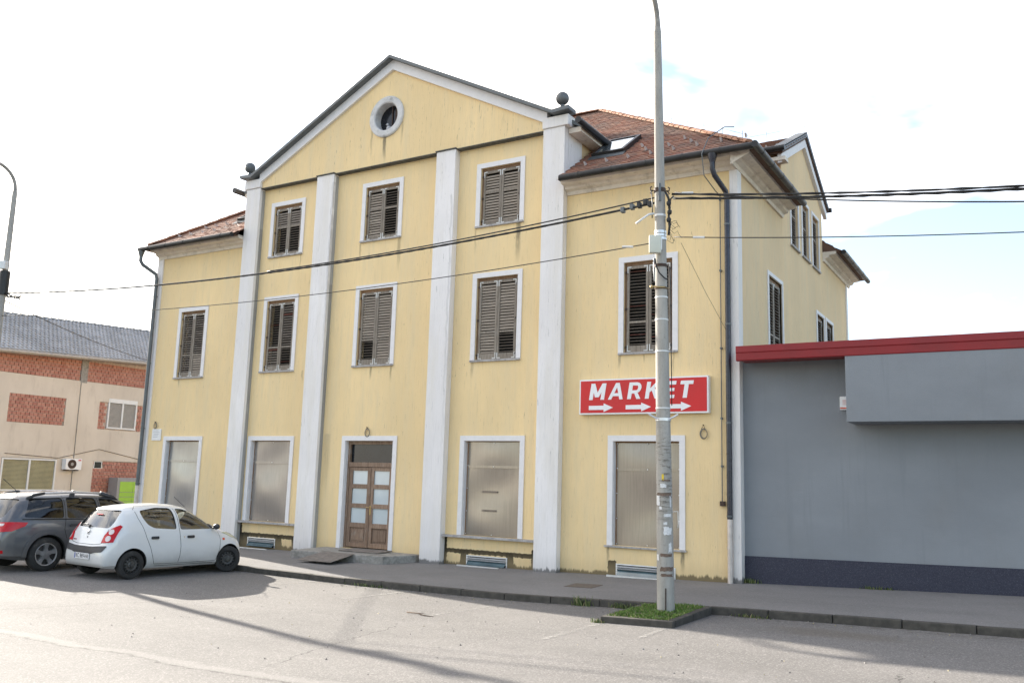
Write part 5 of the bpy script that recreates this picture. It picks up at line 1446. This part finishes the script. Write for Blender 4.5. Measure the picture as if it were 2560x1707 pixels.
class Car:
    def __init__(s, sp):
        s.sp = sp
        xs = []; x = 0.0; L = sp['L']
        while x < .10: xs.append(x); x += .008
        while x < .62: xs.append(x); x += .018
        while x < L-.35: xs.append(x); x += .055
        while x < L-.004: xs.append(x); x += .014
        xs.append(L)
        s.xs = xs; s.N = 34
        vs = []; fs = []; ring = 2*(s.N+1)
        for x in xs:
            sec = s.section(x); r = [(x,-y,z) for y,z in sec]+[(x,y,z) for y,z in reversed(sec)]
            vs += r
        for i in range(len(xs)-1):
            for k in range(ring):
                k2 = (k+1)%ring; fs.append((i*ring+k, (i+1)*ring+k, (i+1)*ring+k2, i*ring+k2))
        fs.append(tuple(range(ring-1,-1,-1))); m = (len(xs)-1)*ring; fs.append(tuple(range(m, m+ring)))
        s.v, s.f = vs, fs
        bm = bmesh.new(); me = bpy.data.meshes.new('tmp'); me.from_pydata(vs, [], fs); bm.from_mesh(me)
        bmesh.ops.remove_doubles(bm, verts=bm.verts, dist=1e-5); bmesh.ops.recalc_face_normals(bm, faces=bm.faces)
        bm.to_mesh(me); s.outer = me
        s.bvh = BVHTree.FromBMesh(bm); bm.free()
    def section(s, x):
        sp = s.sp
        H = lerp_t(sp['H'], x, .012 if x < .5 or x > sp['L']-.4 else .05); B = lerp_t(sp['B'], x); W = lerp_t(sp['W'], x, .01)*1.0
        n = lerp_t(sp['n'], x, .05); out = []
        for k in range(s.N+1):
            t = k/s.N; u = 1-(1-t)**2.3
            z = B+(H-B)*u
            y = W*lerp_t(sp['V'], z, .03)*max(0.0, 1-u**n)**(1/2.3)
            if u < .06: y *= .93+.07*(u/.06)
            out.append((y, z))
        out[-1] = (0.0, H)
        return out
    def hit(s, p, d):
        p = Vector(p); d = Vector(d).normalized(); h = s.bvh.ray_cast(p-d*3, d, 8)
        return h[0], h[1]
    def patch(s, pts, d, off=.004, thick=0.0, dens=.06):
        """flat outline pts (3D) dropped along d on the body; returns MB"""
        d = Vector(d).normalized(); u = d.cross(Vector((0,0,1))); u.normalize(); w = u.cross(d)
        P = [Vector(p) for p in pts]; o = P[0]
        q = [((p-o).dot(u), (p-o).dot(w)) for p in P]
        # densify outline
        dq = []
        for a, b in zip(q, q[1:]+q[:1]):
            L = math.hypot(b[0]-a[0], b[1]-a[1]); k = max(1, int(L/dens))
            dq += [(a[0]+(b[0]-a[0])*i/k, a[1]+(b[1]-a[1])*i/k) for i in range(k)]
        inner = []
        x0, x1 = min(p[0] for p in dq), max(p[0] for p in dq); y0, y1 = min(p[1] for p in dq), max(p[1] for p in dq)
        def inside(x, y):
            c = False
            for (ax, ay), (bx, by) in zip(dq, dq[1:]+dq[:1]):
                if (ay > y) != (by > y) and x < (bx-ax)*(y-ay)/(by-ay)+ax: c = not c
            return c
        yy = y0+dens/2
        while yy < y1:
            xx = x0+dens/2
            while xx < x1:
                if inside(xx, yy) and min(math.hypot(xx-a, yy-b) for a, b in dq) > dens*.45: inner.append((xx,yy))
                xx += dens
            yy += dens
        allp = [Vector(p) for p in dq+inner]
        r = geometry.delaunay_2d_cdt(allp, [], [list(range(len(dq)))], 1, 1e-5)
        vs2, faces = r[0], r[2]
        out = []; base = []
        for p in vs2:
            w3 = o+u*p[0]+w*p[1]; h, nn = s.hit(w3, d)
            if h is None: h = w3; nn = -d
            if nn.dot(d) > 0: nn = -nn
            base.append(h+nn*(off)); out.append(h+nn*(off+thick))
        mb = MB()
        if thick <= 0: mb.add(base, [tuple(f) for f in faces]); return mb
        n = len(vs2); mb.add(out, [tuple(f) for f in faces])
        nb_ = len(dq)
        edges = {}
        for f in faces:
            for a, b in zip(f, list(f[1:])+[f[0]]): edges[(a,b)] = 1
        rim = [(a,b) for (a,b) in edges if (b,a) not in edges]
        mb.v += [tuple(p) for p in base]
        mb.f += [(b, a, n+a, n+b) for a, b in rim]
        return mb
    def strip(s, pts, d, w=.008, off=.002):
        """thin line (door gap) following the body"""
        d = Vector(d).normalized(); P = [Vector(p) for p in pts]; dense = []
        for a, b in zip(P, P[1:]):
            k = max(1, int((b-a).length/.05)); dense += [a+(b-a)*i/k for i in range(k)]
        dense.append(P[-1]); H = []
        for p in dense:
            h, nn = s.hit(p, d)
            if h is None: h, nn = p, -d
            if nn.dot(d) > 0: nn = -nn
            H.append((h, nn))
        mb = MB(); vs = []
        for i, (h, nn) in enumerate(H):
            t = (H[min(i+1,len(H)-1)][0]-H[max(i-1,0)][0]).normalized(); c = t.cross(nn).normalized()
            vs += [h+nn*off+c*w/2, h+nn*off-c*w/2]
        mb.add(vs, [(2*i,2*i+1,2*i+3,2*i+2) for i in range(len(H)-1)]); return mb
def rounded(poly, r=.05, n=4):
    out = []
    for i, p in enumerate(poly):
        a = Vector((*poly[i-1],0)); b = Vector((*p,0)); c = Vector((*poly[(i+1)%len(poly)],0))
        rr = min(r, (a-b).length*.45, (c-b).length*.45)
        s0 = b+(a-b).normalized()*rr; s1 = b+(c-b).normalized()*rr
        for k in range(n+1):
            t = k/n; q = s0*(1-t)**2+b*2*t*(1-t)+s1*t*t; out.append((q.x,q.y))
    return out
def build_car(name, sp, loc, rz, scale, label, paintM, glassM, group):
    root = thing(name, loc, label, 'car', group, rz); root.scale = (scale,)*3
    C_ = Car(sp); L = sp['L']
    def put(mb, nm, mat, parent=None, **kw):
        par = parent or root
        o = mb.build(nm, mat, None, **kw); o.parent = par
        return o
    # shell with real openings
    tmp = bpy.data.objects.new('tmp_body', C_.outer); COL.objects.link(tmp)
    C_.outer.materials.append(MT[paintM]); C_.outer.materials.append(MT['car_dark'])
    cut = []
    def cutter(mb, recalc=True):
        me = mb.mesh('cut'); me.materials.append(MT[paintM]); me.materials.append(MT['car_dark'])
        me.polygons.foreach_set('material_index', [1]*len(me.polygons))
        o = bpy.data.objects.new('cut', me); COL.objects.link(o); cut.append(o)
        md = tmp.modifiers.new('b', 'BOOLEAN'); md.operation = 'DIFFERENCE'; md.solver = 'EXACT'; md.object = o
        return o
    # inner hollow
    inn = MB(); 
    n_ = len(C_.v)
    vv = []
    for (x,y,z) in C_.v:
        c = Vector((min(max(x,.30),L-.55), 0, min(max(z,.42),.95))); p = Vector((x,y,z))
        h = C_.bvh.find_nearest(p); nn = h[1]
        vv.append(p-nn*.035 if nn is not None else p)
    # a simpler robust hollow: shrunken loft
    inn = MB(); ring = 2*(C_.N+1); xs2 = [x for x in C_.xs if .14 < x < L-.5][::2]
    for x in xs2:
        sec = []
        for (y,z) in C_.section(x):
            sec.append((max(0,y-.04), z))
        zt = sec[-1][1]; sec = [(y if i < len(sec)-1 else 0, min(max(z,.34), zt-.04)) for i,(y,z) in enumerate(sec)]
        inn.v += [(x,-y,z) for y,z in sec]+[(x,y,z) for y,z in reversed(sec)]
    for i in range(len(xs2)-1):
        for k in range(ring):
            k2 = (k+1)%ring; inn.f.append((i*ring+k,(i+1)*ring+k,(i+1)*ring+k2,i*ring+k2))
    inn.f.append(tuple(range(ring-1,-1,-1))); m_ = (len(xs2)-1)*ring; inn.f.append(tuple(range(m_,m_+ring)))
    me = inn.mesh('cut'); bm = bmesh.new(); bm.from_mesh(me); bmesh.ops.remove_doubles(bm, verts=bm.verts, dist=1e-4); bmesh.ops.dissolve_degenerate(bm, dist=1e-4, edges=bm.edges); bmesh.ops.recalc_face_normals(bm, faces=bm.faces); bm.to_mesh(me); bm.free()
    me.materials.append(MT[paintM]); me.materials.append(MT['car_dark']); me.polygons.foreach_set('material_index', [1]*len(me.polygons))
    io = bpy.data.objects.new('cut', me); COL.objects.link(io); cut.append(io)
    md = tmp.modifiers.new('b', 'BOOLEAN'); md.operation = 'DIFFERENCE'; md.solver = 'EXACT'; md.object = io
    sidew = [rounded(p, .06) for p in sp['side_windows']]
    for p in sidew:
        mb = MB(); mb.prism(p, 1, -1.3, 1.3); cutter(mb)
    rw = rounded(sp['rear_window'], .10); mb = MB(); mb.prism(rw, 0, -.3, .95); cutter(mb)
    ww = rounded(sp['windscreen'], .10); mb = MB(); mb.prism(ww, 0, sp['ws_x'], L+.5); cutter(mb)
    wr = sp['wheel_r']
    for ax_ in (sp['ax_r'], sp['ax_f']):
        for sgn in (-1,1):
            mb = MB(); R_ = wr+.055
            mb.prism([(ax_+R_*math.cos(2*PI*i/32), wr+R_*math.sin(2*PI*i/32)) for i in range(32)], 1, sgn*(sp['W2']-.30), sgn*1.3); cutter(mb)
    me = evaluated(tmp)
    for o in cut+[tmp]: bpy.data.objects.remove(o)
    me.polygons.foreach_set('use_smooth', [True]*len(me.polygons))
    try: me.set_sharp_from_angle(angle=math.radians(32))
    except Exception: pass
    body = bpy.data.objects.new('body', me); COL.objects.link(body); body.parent = root
    # glass
    for p in sidew:
        cx = sum(a for a,b in p)/len(p)
        for sgn in (-1,1):
            mb = C_.patch([(a, sgn*1.2, b) for a,b in p], (0,-sgn,0), -.016, dens=.08); put(mb, 'side_window', MT[glassM], recalc=False, smooth='all')
    put(C_.patch([(-.3,a,b) for a,b in rw], (1,0,0), -.016, dens=.08), 'rear_window', MT[glassM], recalc=False, smooth='all')
    put(C_.patch([(L+.3,a,b) for a,b in ww], (-1,0,0), -.016, dens=.08), 'windscreen', MT['glass'], recalc=False, smooth='all')
    # wheels
    for ax_, steer in ((sp['ax_r'],0),(sp['ax_f'],sp.get('steer',0))):
        for sgn in (-1,1):
            w = sp['tyre_w']; yc = sgn*(sp['W2']-w/2-.015)
            e = bpy.data.objects.new('wheel', None)
            prof = [(wr*.60,-w*.40),(wr*.66,-w*.49),(wr*.90,-w*.50),(wr*.975,-w*.42),(wr,-w*.30),(wr,w*.30),(wr*.975,w*.42),(wr*.90,w*.50),(wr*.66,w*.49),(wr*.60,w*.40)]
            mb = MB(); mb.lathe(prof, (0,0,0), 1, 36)
            wheel = mb.build('wheel', MT['rubber'], None, smooth=True); wheel.parent = root; wheel.location = (ax_, yc, wr); wheel.rotation_euler = (0,0,steer)
            o_ = sgn*w*.5
            if sp['rim'] == 'steel':
                mb = MB(); prof = [(wr*.64,.02),(wr*.62,-.01),(wr*.58,-.03),(wr*.50,-.015),(wr*.40,.0),(wr*.28,-.012),(wr*.20,.005),(.001,.008)]
                mb.lathe([(r, o_*.86+sgn*h) for r,h in prof], (0,0,0), 1, 36); rim = put(mb, 'rim', MT['steel_rim'], wheel, smooth=True)
                mb = MB()
                for i in range(14):
                    a = 2*PI*i/14; c = (wr*.49*math.cos(a), o_*.86+sgn*.0, wr*.49*math.sin(a)); mb.lathe([(.017,-sgn*.012),(.017,sgn*.002),(.001,sgn*.002)], c, 1, 8)
                put(mb, 'rim_holes', MT['hole'], wheel, recalc=False)
                mb = MB(); mb.lathe([(.045,o_*.86+sgn*.0),(.04,o_*.86+sgn*.03),(.001,o_*.86+sgn*.032)], (0,0,0), 1, 14)
                for i in range(4): a = 2*PI*i/4+.4; mb.lathe([(.011,0),(.010,sgn*.014),(.001,sgn*.015)], (.062*math.cos(a), o_*.86+sgn*.005, .062*math.sin(a)), 1, 8)
                put(mb, 'hub', MT['steel_rim'], wheel, smooth=True)
            else:
                mb = MB(); mb.lathe([(wr*.68, o_*.95),(wr*.655, o_*.97),(wr*.63, o_*.9),(wr*.60, o_*.2),(.001, o_*.2)], (0,0,0), 1, 36); put(mb, 'rim_barrel', MT['alloy'] if False else MT['steel_rim'], wheel, smooth=True)
                mb = MB(); mb.lathe([(wr*.675, o_*.96),(wr*.655, o_*.99),(wr*.60, o_*.93),(wr*.60, o_*.8)], (0,0,0), 1, 36); put(mb, 'rim', MT['alloy'], wheel, smooth=True)
                for i in range(5):
                    a = 2*PI*i/5+PI/2; ca, sa = math.cos(a), math.sin(a); tx, tz = -sa, ca
                    mb = MB(); vs = []
                    for r, hw, y in ((.03,.055,o_*.82),(wr*.35,.034,o_*.80),(wr*.62,.052,o_*.92)):
                        for s_ in (-1,1): vs += [(r*ca+s_*hw*tx, y, r*sa+s_*hw*tz),(r*ca+s_*hw*tx, y-sgn*.05, r*sa+s_*hw*tz)]
                    mb.add(vs, [(0,2,6,4),(4,6,10,8),(0,4,5,1),(4,8,9,5),(2,3,7,6),(6,7,11,10)]); put(mb, 'spoke', MT['alloy'], wheel)
                mb = MB(); mb.lathe([(.06,o_*.8),(.055,o_*.88),(.001,o_*.9)], (0,0,0), 1, 16); put(mb, 'hub', MT['alloy'], wheel, smooth=True)
            # dark arch liner
            mb = MB(); R_ = wr+.05; y0, y1 = sgn*(sp['W2']-.31), sgn*(sp['W2']-.06); vs = []; n = 14
            for i in range(n+1): a = PI*1.1*i/n-.05*PI; vs += [(ax_+R_*math.cos(a), y0, wr+R_*math.sin(a)),(ax_+R_*math.cos(a), y1, wr+R_*math.sin(a))]
            mb.add(vs, [(2*i,2*i+1,2*i+3,2*i+2) for i in range(n)]); mb.add([vs[2*i] for i in range(n+1)], [tuple(range(n+1))]); put(mb, 'arch_liner', MT['hole'], recalc=False)
    # seats
    for (x, y) in sp['seats']:
        mb = MB(); mb.obox((x,y,.62), (.24,0,.02), (0,.23,0), (0,0,.10)); put(mb, 'seat', MT['seat'], bevel=.05, smooth=True)
        mb = MB(); mb.obox((x-.25,y,.90), (.06,0,.015), (0,.22,0), (-.09,0,.30)); bk = put(mb, 'seat_back', MT['seat'], bevel=.05, smooth=True)
        mb = MB(); mb.obox((x-.35,y,1.25), (.045,0,.01), (0,.12,0), (-.02,0,.09)); put(mb, 'headrest', MT['seat'], bevel=.04, smooth=True)
    mb = MB(); mb.box(.35, L-.8, -.6, .6, .36, .38); put(mb, 'floor_pan', MT['car_dark'])
    mb = MB(); mb.obox((sp['dash_x'],0,.86), (.22,0,0), (0,.62,0), (0,0,.09)); put(mb, 'dashboard', MT['car_dark'], bevel=.05)
    return root, C_, put

W_SP = dict(L=3.50, W2=.80, wheel_r=.278, ax_r=.60, ax_f=2.96, tyre_w=.165, rim='steel', steer=-.42,
    H=[(0,.50),(.004,.60),(.02,.66),(.05,.72),(.09,.88),(.12,.98),(.17,1.06),(.25,1.19),(.34,1.32),(.40,1.385),(.47,1.415),(.65,1.44),(1.0,1.468),(1.4,1.475),(1.75,1.455),(2.0,1.405),(2.2,1.32),(2.45,1.17),(2.66,1.035),(2.80,.965),(3.0,.915),(3.15,.865),(3.3,.79),(3.40,.70),(3.46,.60),(3.5,.46)],
    B=[(0,.30),(.06,.24),(.3,.21),(.6,.19),(2.9,.18),(3.3,.20),(3.45,.25),(3.5,.32)],
    W=[(0,.56),(.01,.635),(.03,.69),(.06,.725),(.12,.758),(.25,.785),(.45,.797),(.9,.80),(2.6,.80),(2.95,.795),(3.15,.765),(3.3,.70),(3.4,.60),(3.46,.48),(3.5,.34)],
    V=[(.15,.93),(.25,.955),(.40,.985),(.58,1.0),(.75,.997),(.90,.975),(.98,.95),(1.1,.90),(1.25,.845),(1.40,.78),(1.5,.74)],
    n=[(0,5),(.1,6),(.4,9),(1.0,11),(2.0,11),(2.4,9),(2.8,5.5),(3.2,4.5),(3.5,4)],
    side_windows=[[(.80,1.335),(.82,1.20),(.92,1.06),(1.06,.99),(1.58,.955),(1.545,1.385),(1.20,1.395)],[(1.665,.95),(1.645,1.375),(1.86,1.36),(2.05,1.30),(2.28,1.17),(2.50,1.02),(2.56,.945)]],
    rear_window=[(-.54,1.00),(.54,1.00),(.565,1.12),(.50,1.345),(-.50,1.345),(-.565,1.12)], windscreen=[(-.64,1.03),(.64,1.03),(.52,1.385),(-.52,1.385)], ws_x=1.98,
    seats=[(1.95,-.34),(1.95,.34),(1.15,-.33),(1.15,.33)], dash_x=2.48)
hd = math.atan2(.15, 2.40); RZ = PI/2-hd
def place(sp, scale, wheel_xy):
    f = Vector((math.sin(hd), math.cos(hd), 0)); r = Vector((math.cos(hd), -math.sin(hd), 0))
    o = Vector((wheel_xy[0], wheel_xy[1], 0)) - f*sp['ax_r']*scale - r*(sp['W2']-sp['tyre_w']/2)*scale
    return o
ws = 1.035
o = place(W_SP, ws, (-11.47,-6.17)); zr = z_road(-11.9,-5.2)
wc, CW, put = build_car('parked_car', (W_SP), (o.x,o.y,zr), RZ, ws, 'small white five door hatchback parked nose to the kerb beside the grey estate', 'car_white', 'glass', 'cars parked nose to the kerb')
# lamps, bumper, plate, gaps
def wrap_lamp(Cr, pts, mat, nm, putf, d, off=.004, th=.012, parent=None): return putf(Cr.patch(pts, d, off, th, .04), nm, mat, parent, recalc=False, smooth=True)
for s in (-1,1):
    tl = wrap_lamp(CW, [(.0,s*.555,.715),(.0,s*.845,.735),(.0,s*.915,1.03),(.0,s*.87,1.06),(.0,s*.725,.99),(.0,s*.60,.86)], MT['lamp_red'], 'tail_light', put, (1,-s*.55,0))
    for zz, r, mat in ((.925,.052,'lamp_white'),(.80,.055,'lamp_white')):
        cc = Vector((.0, s*(.725+.22*(zz-.8)), zz)); u = Vector((.48,s*.88,0)).normalized()
        put(CW.patch([cc+u*r*math.cos(2*PI*i/12)+Vector((0,0,r*math.sin(2*PI*i/12))) for i in range(12)], (1,-s*.55,0), .017, .004, .05), 'lens', MT[mat], tl, recalc=False, smooth=True)
put(CW.patch([(-.2,a,b) for a,b in rounded([(-.70,.665),(-.62,.545),(-.40,.525),(-.30,.50),(.30,.50),(.40,.525),(.62,.545),(.70,.665),(.3,.635),(-.3,.635)],.03,3)], (1,0,0), .004, .012, .06), 'bumper_strip', MT['plastic'], recalc=False, smooth=True)
h, n_ = CW.hit((0,0,.44),(1,0,0))
mb = MB(); mb.box(-.022,-.012,-.26,.26,.385,.50); PL = put(mb, 'number_plate', MT['plate_w'], bevel=.003)
mb = MB(); mb.box(-.0235,-.0215,.225,.255,.39,.495); put(mb, 'plate_band', MT['plate_b'], PL)
def plate_text(txt, parent, xo, size, wdt):
    cu = bpy.data.curves.new('txt', 'FONT'); cu.body = txt; cu.size = size; cu.align_x = 'CENTER'; cu.align_y = 'CENTER'; cu.offset = .0015
    to = bpy.data.objects.new('txt', cu); COL.objects.link(to); bpy.context.view_layer.update(); me = evaluated(to); bpy.data.objects.remove(to)
    xsv = [v.co.x for v in me.vertices]; k = wdt/(max(xsv)-min(xsv))
    for v in me.vertices: v.co = Vector((xo, -v.co.x*k, v.co.y))
    me.materials.append(MT['ink']); o = bpy.data.objects.new('plate_text', me); COL.objects.link(o); o.parent = parent; return o
tx = plate_text('KC 869-HA', PL, -.0236, .115, .44); tx.location = (0,-.015,.4425)
R = (0,1,0)
def gap(pts, nm='panel_gap', w=.009): return put(CW.strip(pts, (0,1,0), w), nm, MT['hole'], recalc=False)
sd = lambda p: [(a,-1.2,b) for a,b in p]
gap(sd([(.70,1.36),(.715,1.2),(.80,1.02),(.88,.80),(.98,.60),(1.05,.42),(1.10,.275),(1.78,.265)]))
gap(sd([(.70,1.36),(.80,1.42),(1.20,1.435),(1.60,1.425)]))
gap(sd([(1.61,1.42),(1.64,.95),(1.69,.60),(1.69,.42),(1.66,.265)])); gap(sd([(1.61,1.42),(1.86,1.405),(2.1,1.335),(2.4,1.15),(2.62,.99),(2.66,.90)])); gap(sd([(2.66,.90),(2.69,.70),(2.68,.50),(2.60,.265),(1.66,.265)]))
put(CW.strip([(-.2,.56,.98),(-.2,.565,.74),(-.2,.50,.70),(-.2,.3,.675),(-.2,-.3,.675),(-.2,-.50,.70),(-.2,-.565,.74),(-.2,-.56,.98)], (1,0,0), .009), 'tailgate_gap', MT['hole'], recalc=False)
for xx, zz in ((.98,.80),(1.83,.795)):
    put(CW.patch(sd(rounded([(xx,zz-.028),(xx+.17,zz-.028),(xx+.17,zz+.028),(xx,zz+.028)],.025,3)), (0,1,0), .003, .022, .04), 'door_handle', MT['plastic'], recalc=False, smooth=True)
put(CW.patch(sd([(1.75,.78),(1.775,.78),(1.775,.81),(1.75,.81)]), (0,1,0), .002, .004, .02), 'door_lock', MT['chrome'], recalc=False)
put(CW.patch(sd([(2.76,.695),(2.82,.695),(2.82,.735),(2.76,.735)]), (0,1,0), .002, .01, .03), 'side_repeater', MT['lamp_orange'], recalc=False)
put(CW.patch(sd([(2.58,.945),(2.80,.93),(2.56,1.03)]), (0,1,0), .002, .006, .04), 'mirror_triangle', MT['plastic'], recalc=False)
mb = MB(); mb.sphere((2.50,-.86,.995), .1, 14, 10, (.55,.95,.62)); mb.tube([(2.52,-.72,.96),(2.50,-.82,.97)], .025, 8); put(mb, 'door_mirror', MT['plastic'], smooth='all')
put(CW.patch([(3.6,-.50,.80),(3.6,-.78,.92),(3.2,-.82,.90),(3.3,-.8,.78),(3.5,-.6,.70)], (-1,.55,-.15), .003, .01, .05), 'headlight', MT['head_lens'], recalc=False, smooth=True)
put(CW.patch([(3.6,.50,.80),(3.5,.6,.70),(3.3,.8,.78),(3.2,.82,.90),(3.6,.78,.92)], (-1,-.55,-.15), .003, .01, .05), 'headlight', MT['head_lens'], recalc=False, smooth=True)
put(CW.patch([(-.2,a,b) for a,b in ((-.11,1.385),(.11,1.385),(.11,1.41),(-.11,1.41))], (1,0,-.3), .002, .008, .05), 'brake_light', MT['lamp_red'], recalc=False)
mb = MB()
hs = [CW.hit((0,y,z),(1,0,0))[0] for y,z in ((.02,.985),(.02,1.03),(.20,1.055),(.42,1.035))]
mb.tube([p-Vector((.03,0,0)) for p in hs], [.022,.016,.010,.008], 6); put(mb, 'rear_wiper', MT['plastic'], smooth='all')
h = CW.hit((0,.0,.90),(1,0,0))[0]; mb = MB(); mb.tube([h+Vector((-.012,y,z)) for y,z in ((.04,.035),(-.03,.035),(-.035,.012),(.03,-.006),(.038,-.03),(-.035,-.035))], .010, 6); put(mb, 'emblem', MT['chrome'], smooth='all')
put(CW.patch([(-.2,a,b) for a,b in ((-.012,.795),(.012,.795),(.012,.82),(-.012,.82))], (1,0,0), .002, .006, .02), 'tailgate_lock', MT['plastic'], recalc=False)
put(CW.patch([(-.2,a,b) for a,b in ((.37,.735),(.50,.735),(.50,.755),(.37,.755))], (1,0,0), .002, .003, .03), 'badge', MT['chrome'], recalc=False)
mb = MB(); mb.tube([(2.05,-.3,1.40),(1.75,-.31,1.62)], .006, 5); put(mb, 'aerial', MT['plastic'])
put(CW.strip(sd([(1.12,.235),(2.55,.225)]), (0,1,0), .012), 'sill_gap', MT['hole'], recalc=False)

G_SP = dict(L=4.64, W2=.90, wheel_r=.345, ax_r=.97, ax_f=3.64, tyre_w=.225, rim='alloy', steer=0,
    H=[(0,.52),(.004,.64),(.03,.72),(.05,.80),(.07,.95),(.10,1.08),(.16,1.18),(.26,1.34),(.36,1.47),(.44,1.535),(.55,1.565),(.9,1.60),(1.6,1.625),(2.3,1.60),(2.7,1.52),(3.0,1.37),(3.3,1.20),(3.5,1.10),(3.9,1.03),(4.2,.97),(4.45,.86),(4.58,.70),(4.64,.5)],
    B=[(0,.38),(.1,.30),(.4,.25),(.9,.22),(3.6,.22),(4.4,.25),(4.64,.36)],
    W=[(0,.66),(.01,.73),(.03,.78),(.07,.82),(.15,.855),(.3,.88),(.6,.897),(1.0,.90),(3.4,.90),(3.9,.88),(4.3,.80),(4.5,.66),(4.6,.5),(4.64,.4)],
    V=[(.2,.95),(.35,.98),(.55,1.0),(.85,1.0),(1.0,.98),(1.07,.955),(1.2,.905),(1.4,.84),(1.6,.775),(1.7,.74)],
    n=[(0,6),(.1,7),(.4,10),(1.0,13),(2.3,13),(3.0,10),(3.5,7),(4.2,5),(4.64,4)],
    side_windows=[[(.46,1.10),(.62,1.46),(1.30,1.49),(1.285,1.075)],[(1.36,1.075),(1.375,1.49),(2.03,1.485),(2.06,1.07)],[(2.13,1.07),(2.11,1.48),(2.42,1.46),(2.75,1.33),(3.02,1.16),(3.12,1.07)]],
    rear_window=[(-.62,1.09),(.62,1.09),(.60,1.46),(-.60,1.46)], windscreen=[(-.70,1.16),(.70,1.16),(.56,1.52),(-.56,1.52)], ws_x=2.6,
    seats=[(2.35,-.38),(2.35,.38),(1.5,-.38),(1.5,.38)], dash_x=3.0)
gs = 1.06
o = place(G_SP, gs, (-14.0,-6.5)); zr = z_road(-14.8,-5.2)
gcar, CG, put = build_car('parked_car', G_SP, (o.x,o.y,zr), RZ, gs, 'dark grey estate car with silver roof rails parked left of the white hatchback', 'car_grey', 'glass_tint', 'cars parked nose to the kerb')
for s in (-1,1):
    tl = wrap_lamp(CG, [(.0,s*.56,.80),(.2,s*.88,.83),(.36,s*.95,.93),(.40,s*.95,1.0),(.2,s*.9,1.01),(.0,s*.58,.99)], MT['lamp_red'], 'tail_light', put, (1,-s*.6,0))
    put(CG.patch([(.0,s*.64,.92),(.0,s*.82,.93),(.0,s*.84,.975),(.0,s*.65,.97)], (1,-s*.6,0), .017, .004, .06), 'lens', MT['lamp_white'], tl, recalc=False, smooth=True)
    zt = lambda x: CG.hit((x,s*.58,2),(0,0,-1))[0].z
    rail = [(.62,s*.60,1.56),(.72,s*.61,1.66),(.95,s*.615,1.70),(1.7,s*.615,1.725),(2.2,s*.60,1.70),(2.5,s*.585,1.60),(2.62,s*.58,1.56)]
    rail = [(x, y*.965, zt(x)+h) for (x,y,z), h in zip(rail, (-.01,.055,.075,.08,.075,.045,-.01))]
    mb = MB(); mb.tube(rail[1:-1], .024, 8); RL = put(mb, 'roof_rail', MT['alloy'], smooth='all')
    for p in ((rail[0],rail[1],rail[2]),(rail[4],rail[5],rail[6])):
        mb = MB(); mb.tube([p[0],p[1],p[2]], [.05,.036,.028], 8); put(mb, 'rail_foot', MT['plastic'], RL, smooth='all')
    mb = MB(); mb.obox((1.55,s*.588,zt(1.55)+.035), (.05,0,0), (0,.025,0), (0,0,.055)); put(mb, 'rail_foot', MT['plastic'], RL, bevel=.01)
def ggap(pts, w=.010): return put(CG.strip(sd(pts), (0,1,0), w), 'panel_gap', MT['hole'], recalc=False)
ggap([(1.325,1.53),(1.32,1.06),(1.30,.85),(1.36,.66),(1.42,.42),(1.44,.32),(2.1,.30)]); ggap([(2.08,1.53),(2.10,1.06),(2.12,.5),(2.10,.30)])
ggap([(3.12,1.07),(3.16,.8),(3.10,.5),(3.0,.30),(2.1,.30)]); ggap([(.42,1.06),(1.3,1.055),(2.1,1.05),(3.1,1.045)], .022)
for xx in (1.40,2.25): put(CG.patch(sd(rounded([(xx,.90),(xx+.21,.90),(xx+.21,.95),(xx,.95)],.02,3)), (0,1,0), .003, .025, .05), 'door_handle', MT['plastic'], recalc=False, smooth=True)
a_, b_ = [], []
for i in range(13):
    a = PI*1.02*i/12-.01; a_.append((.97+.41*math.cos(a), .345+.41*math.sin(a))); b_.append((.97+.50*math.cos(a), .345+.50*math.sin(a)))
put(CG.patch(sd(a_+b_[::-1]), (0,1,0), .002, .016, .06), 'wheel_arch_trim', MT['car_grey'], recalc=False, smooth=True)
put(CG.patch([(-.2,a,b) for a,b in ((-.80,.50),(.80,.50),(.80,.66),(-.80,.66))], (1,0,0), .003, .012, .08), 'bumper_step', MT['plastic'], recalc=False, smooth=True)
put(CG.patch([(-.2,a,b) for a,b in ((-.9,.40),(-.62,.40),(-.62,.46),(-.9,.46))], (1,0,0), .002, .008, .06), 'reflector', MT['lamp_red'], recalc=False)
put(CG.strip([(-.2,.60,1.05),(-.2,.58,.78),(-.2,-.58,.78),(-.2,-.60,1.05)], (1,0,0), .010), 'tailgate_gap', MT['hole'], recalc=False)
put(CG.patch([(-.2,a,b) for a,b in ((-.26,.80),(.26,.80),(.26,.92),(-.26,.92))], (1,0,0), .004, .008, .1), 'number_plate', MT['plate_w'], recalc=False)
mb = MB(); mb.sphere((2.98,-1.0,1.12), .12, 14, 10, (.6,.95,.7)); put(mb, 'door_mirror', MT['plastic'], smooth='all')
mb = MB(); mb.tube([(.75,.12,1.59),(.42,.12,1.86)], .007, 5); mb.sphere((.75,.12,1.60), .04, 8, 6, (1.4,.7,.6)); put(mb, 'aerial', MT['plastic'])
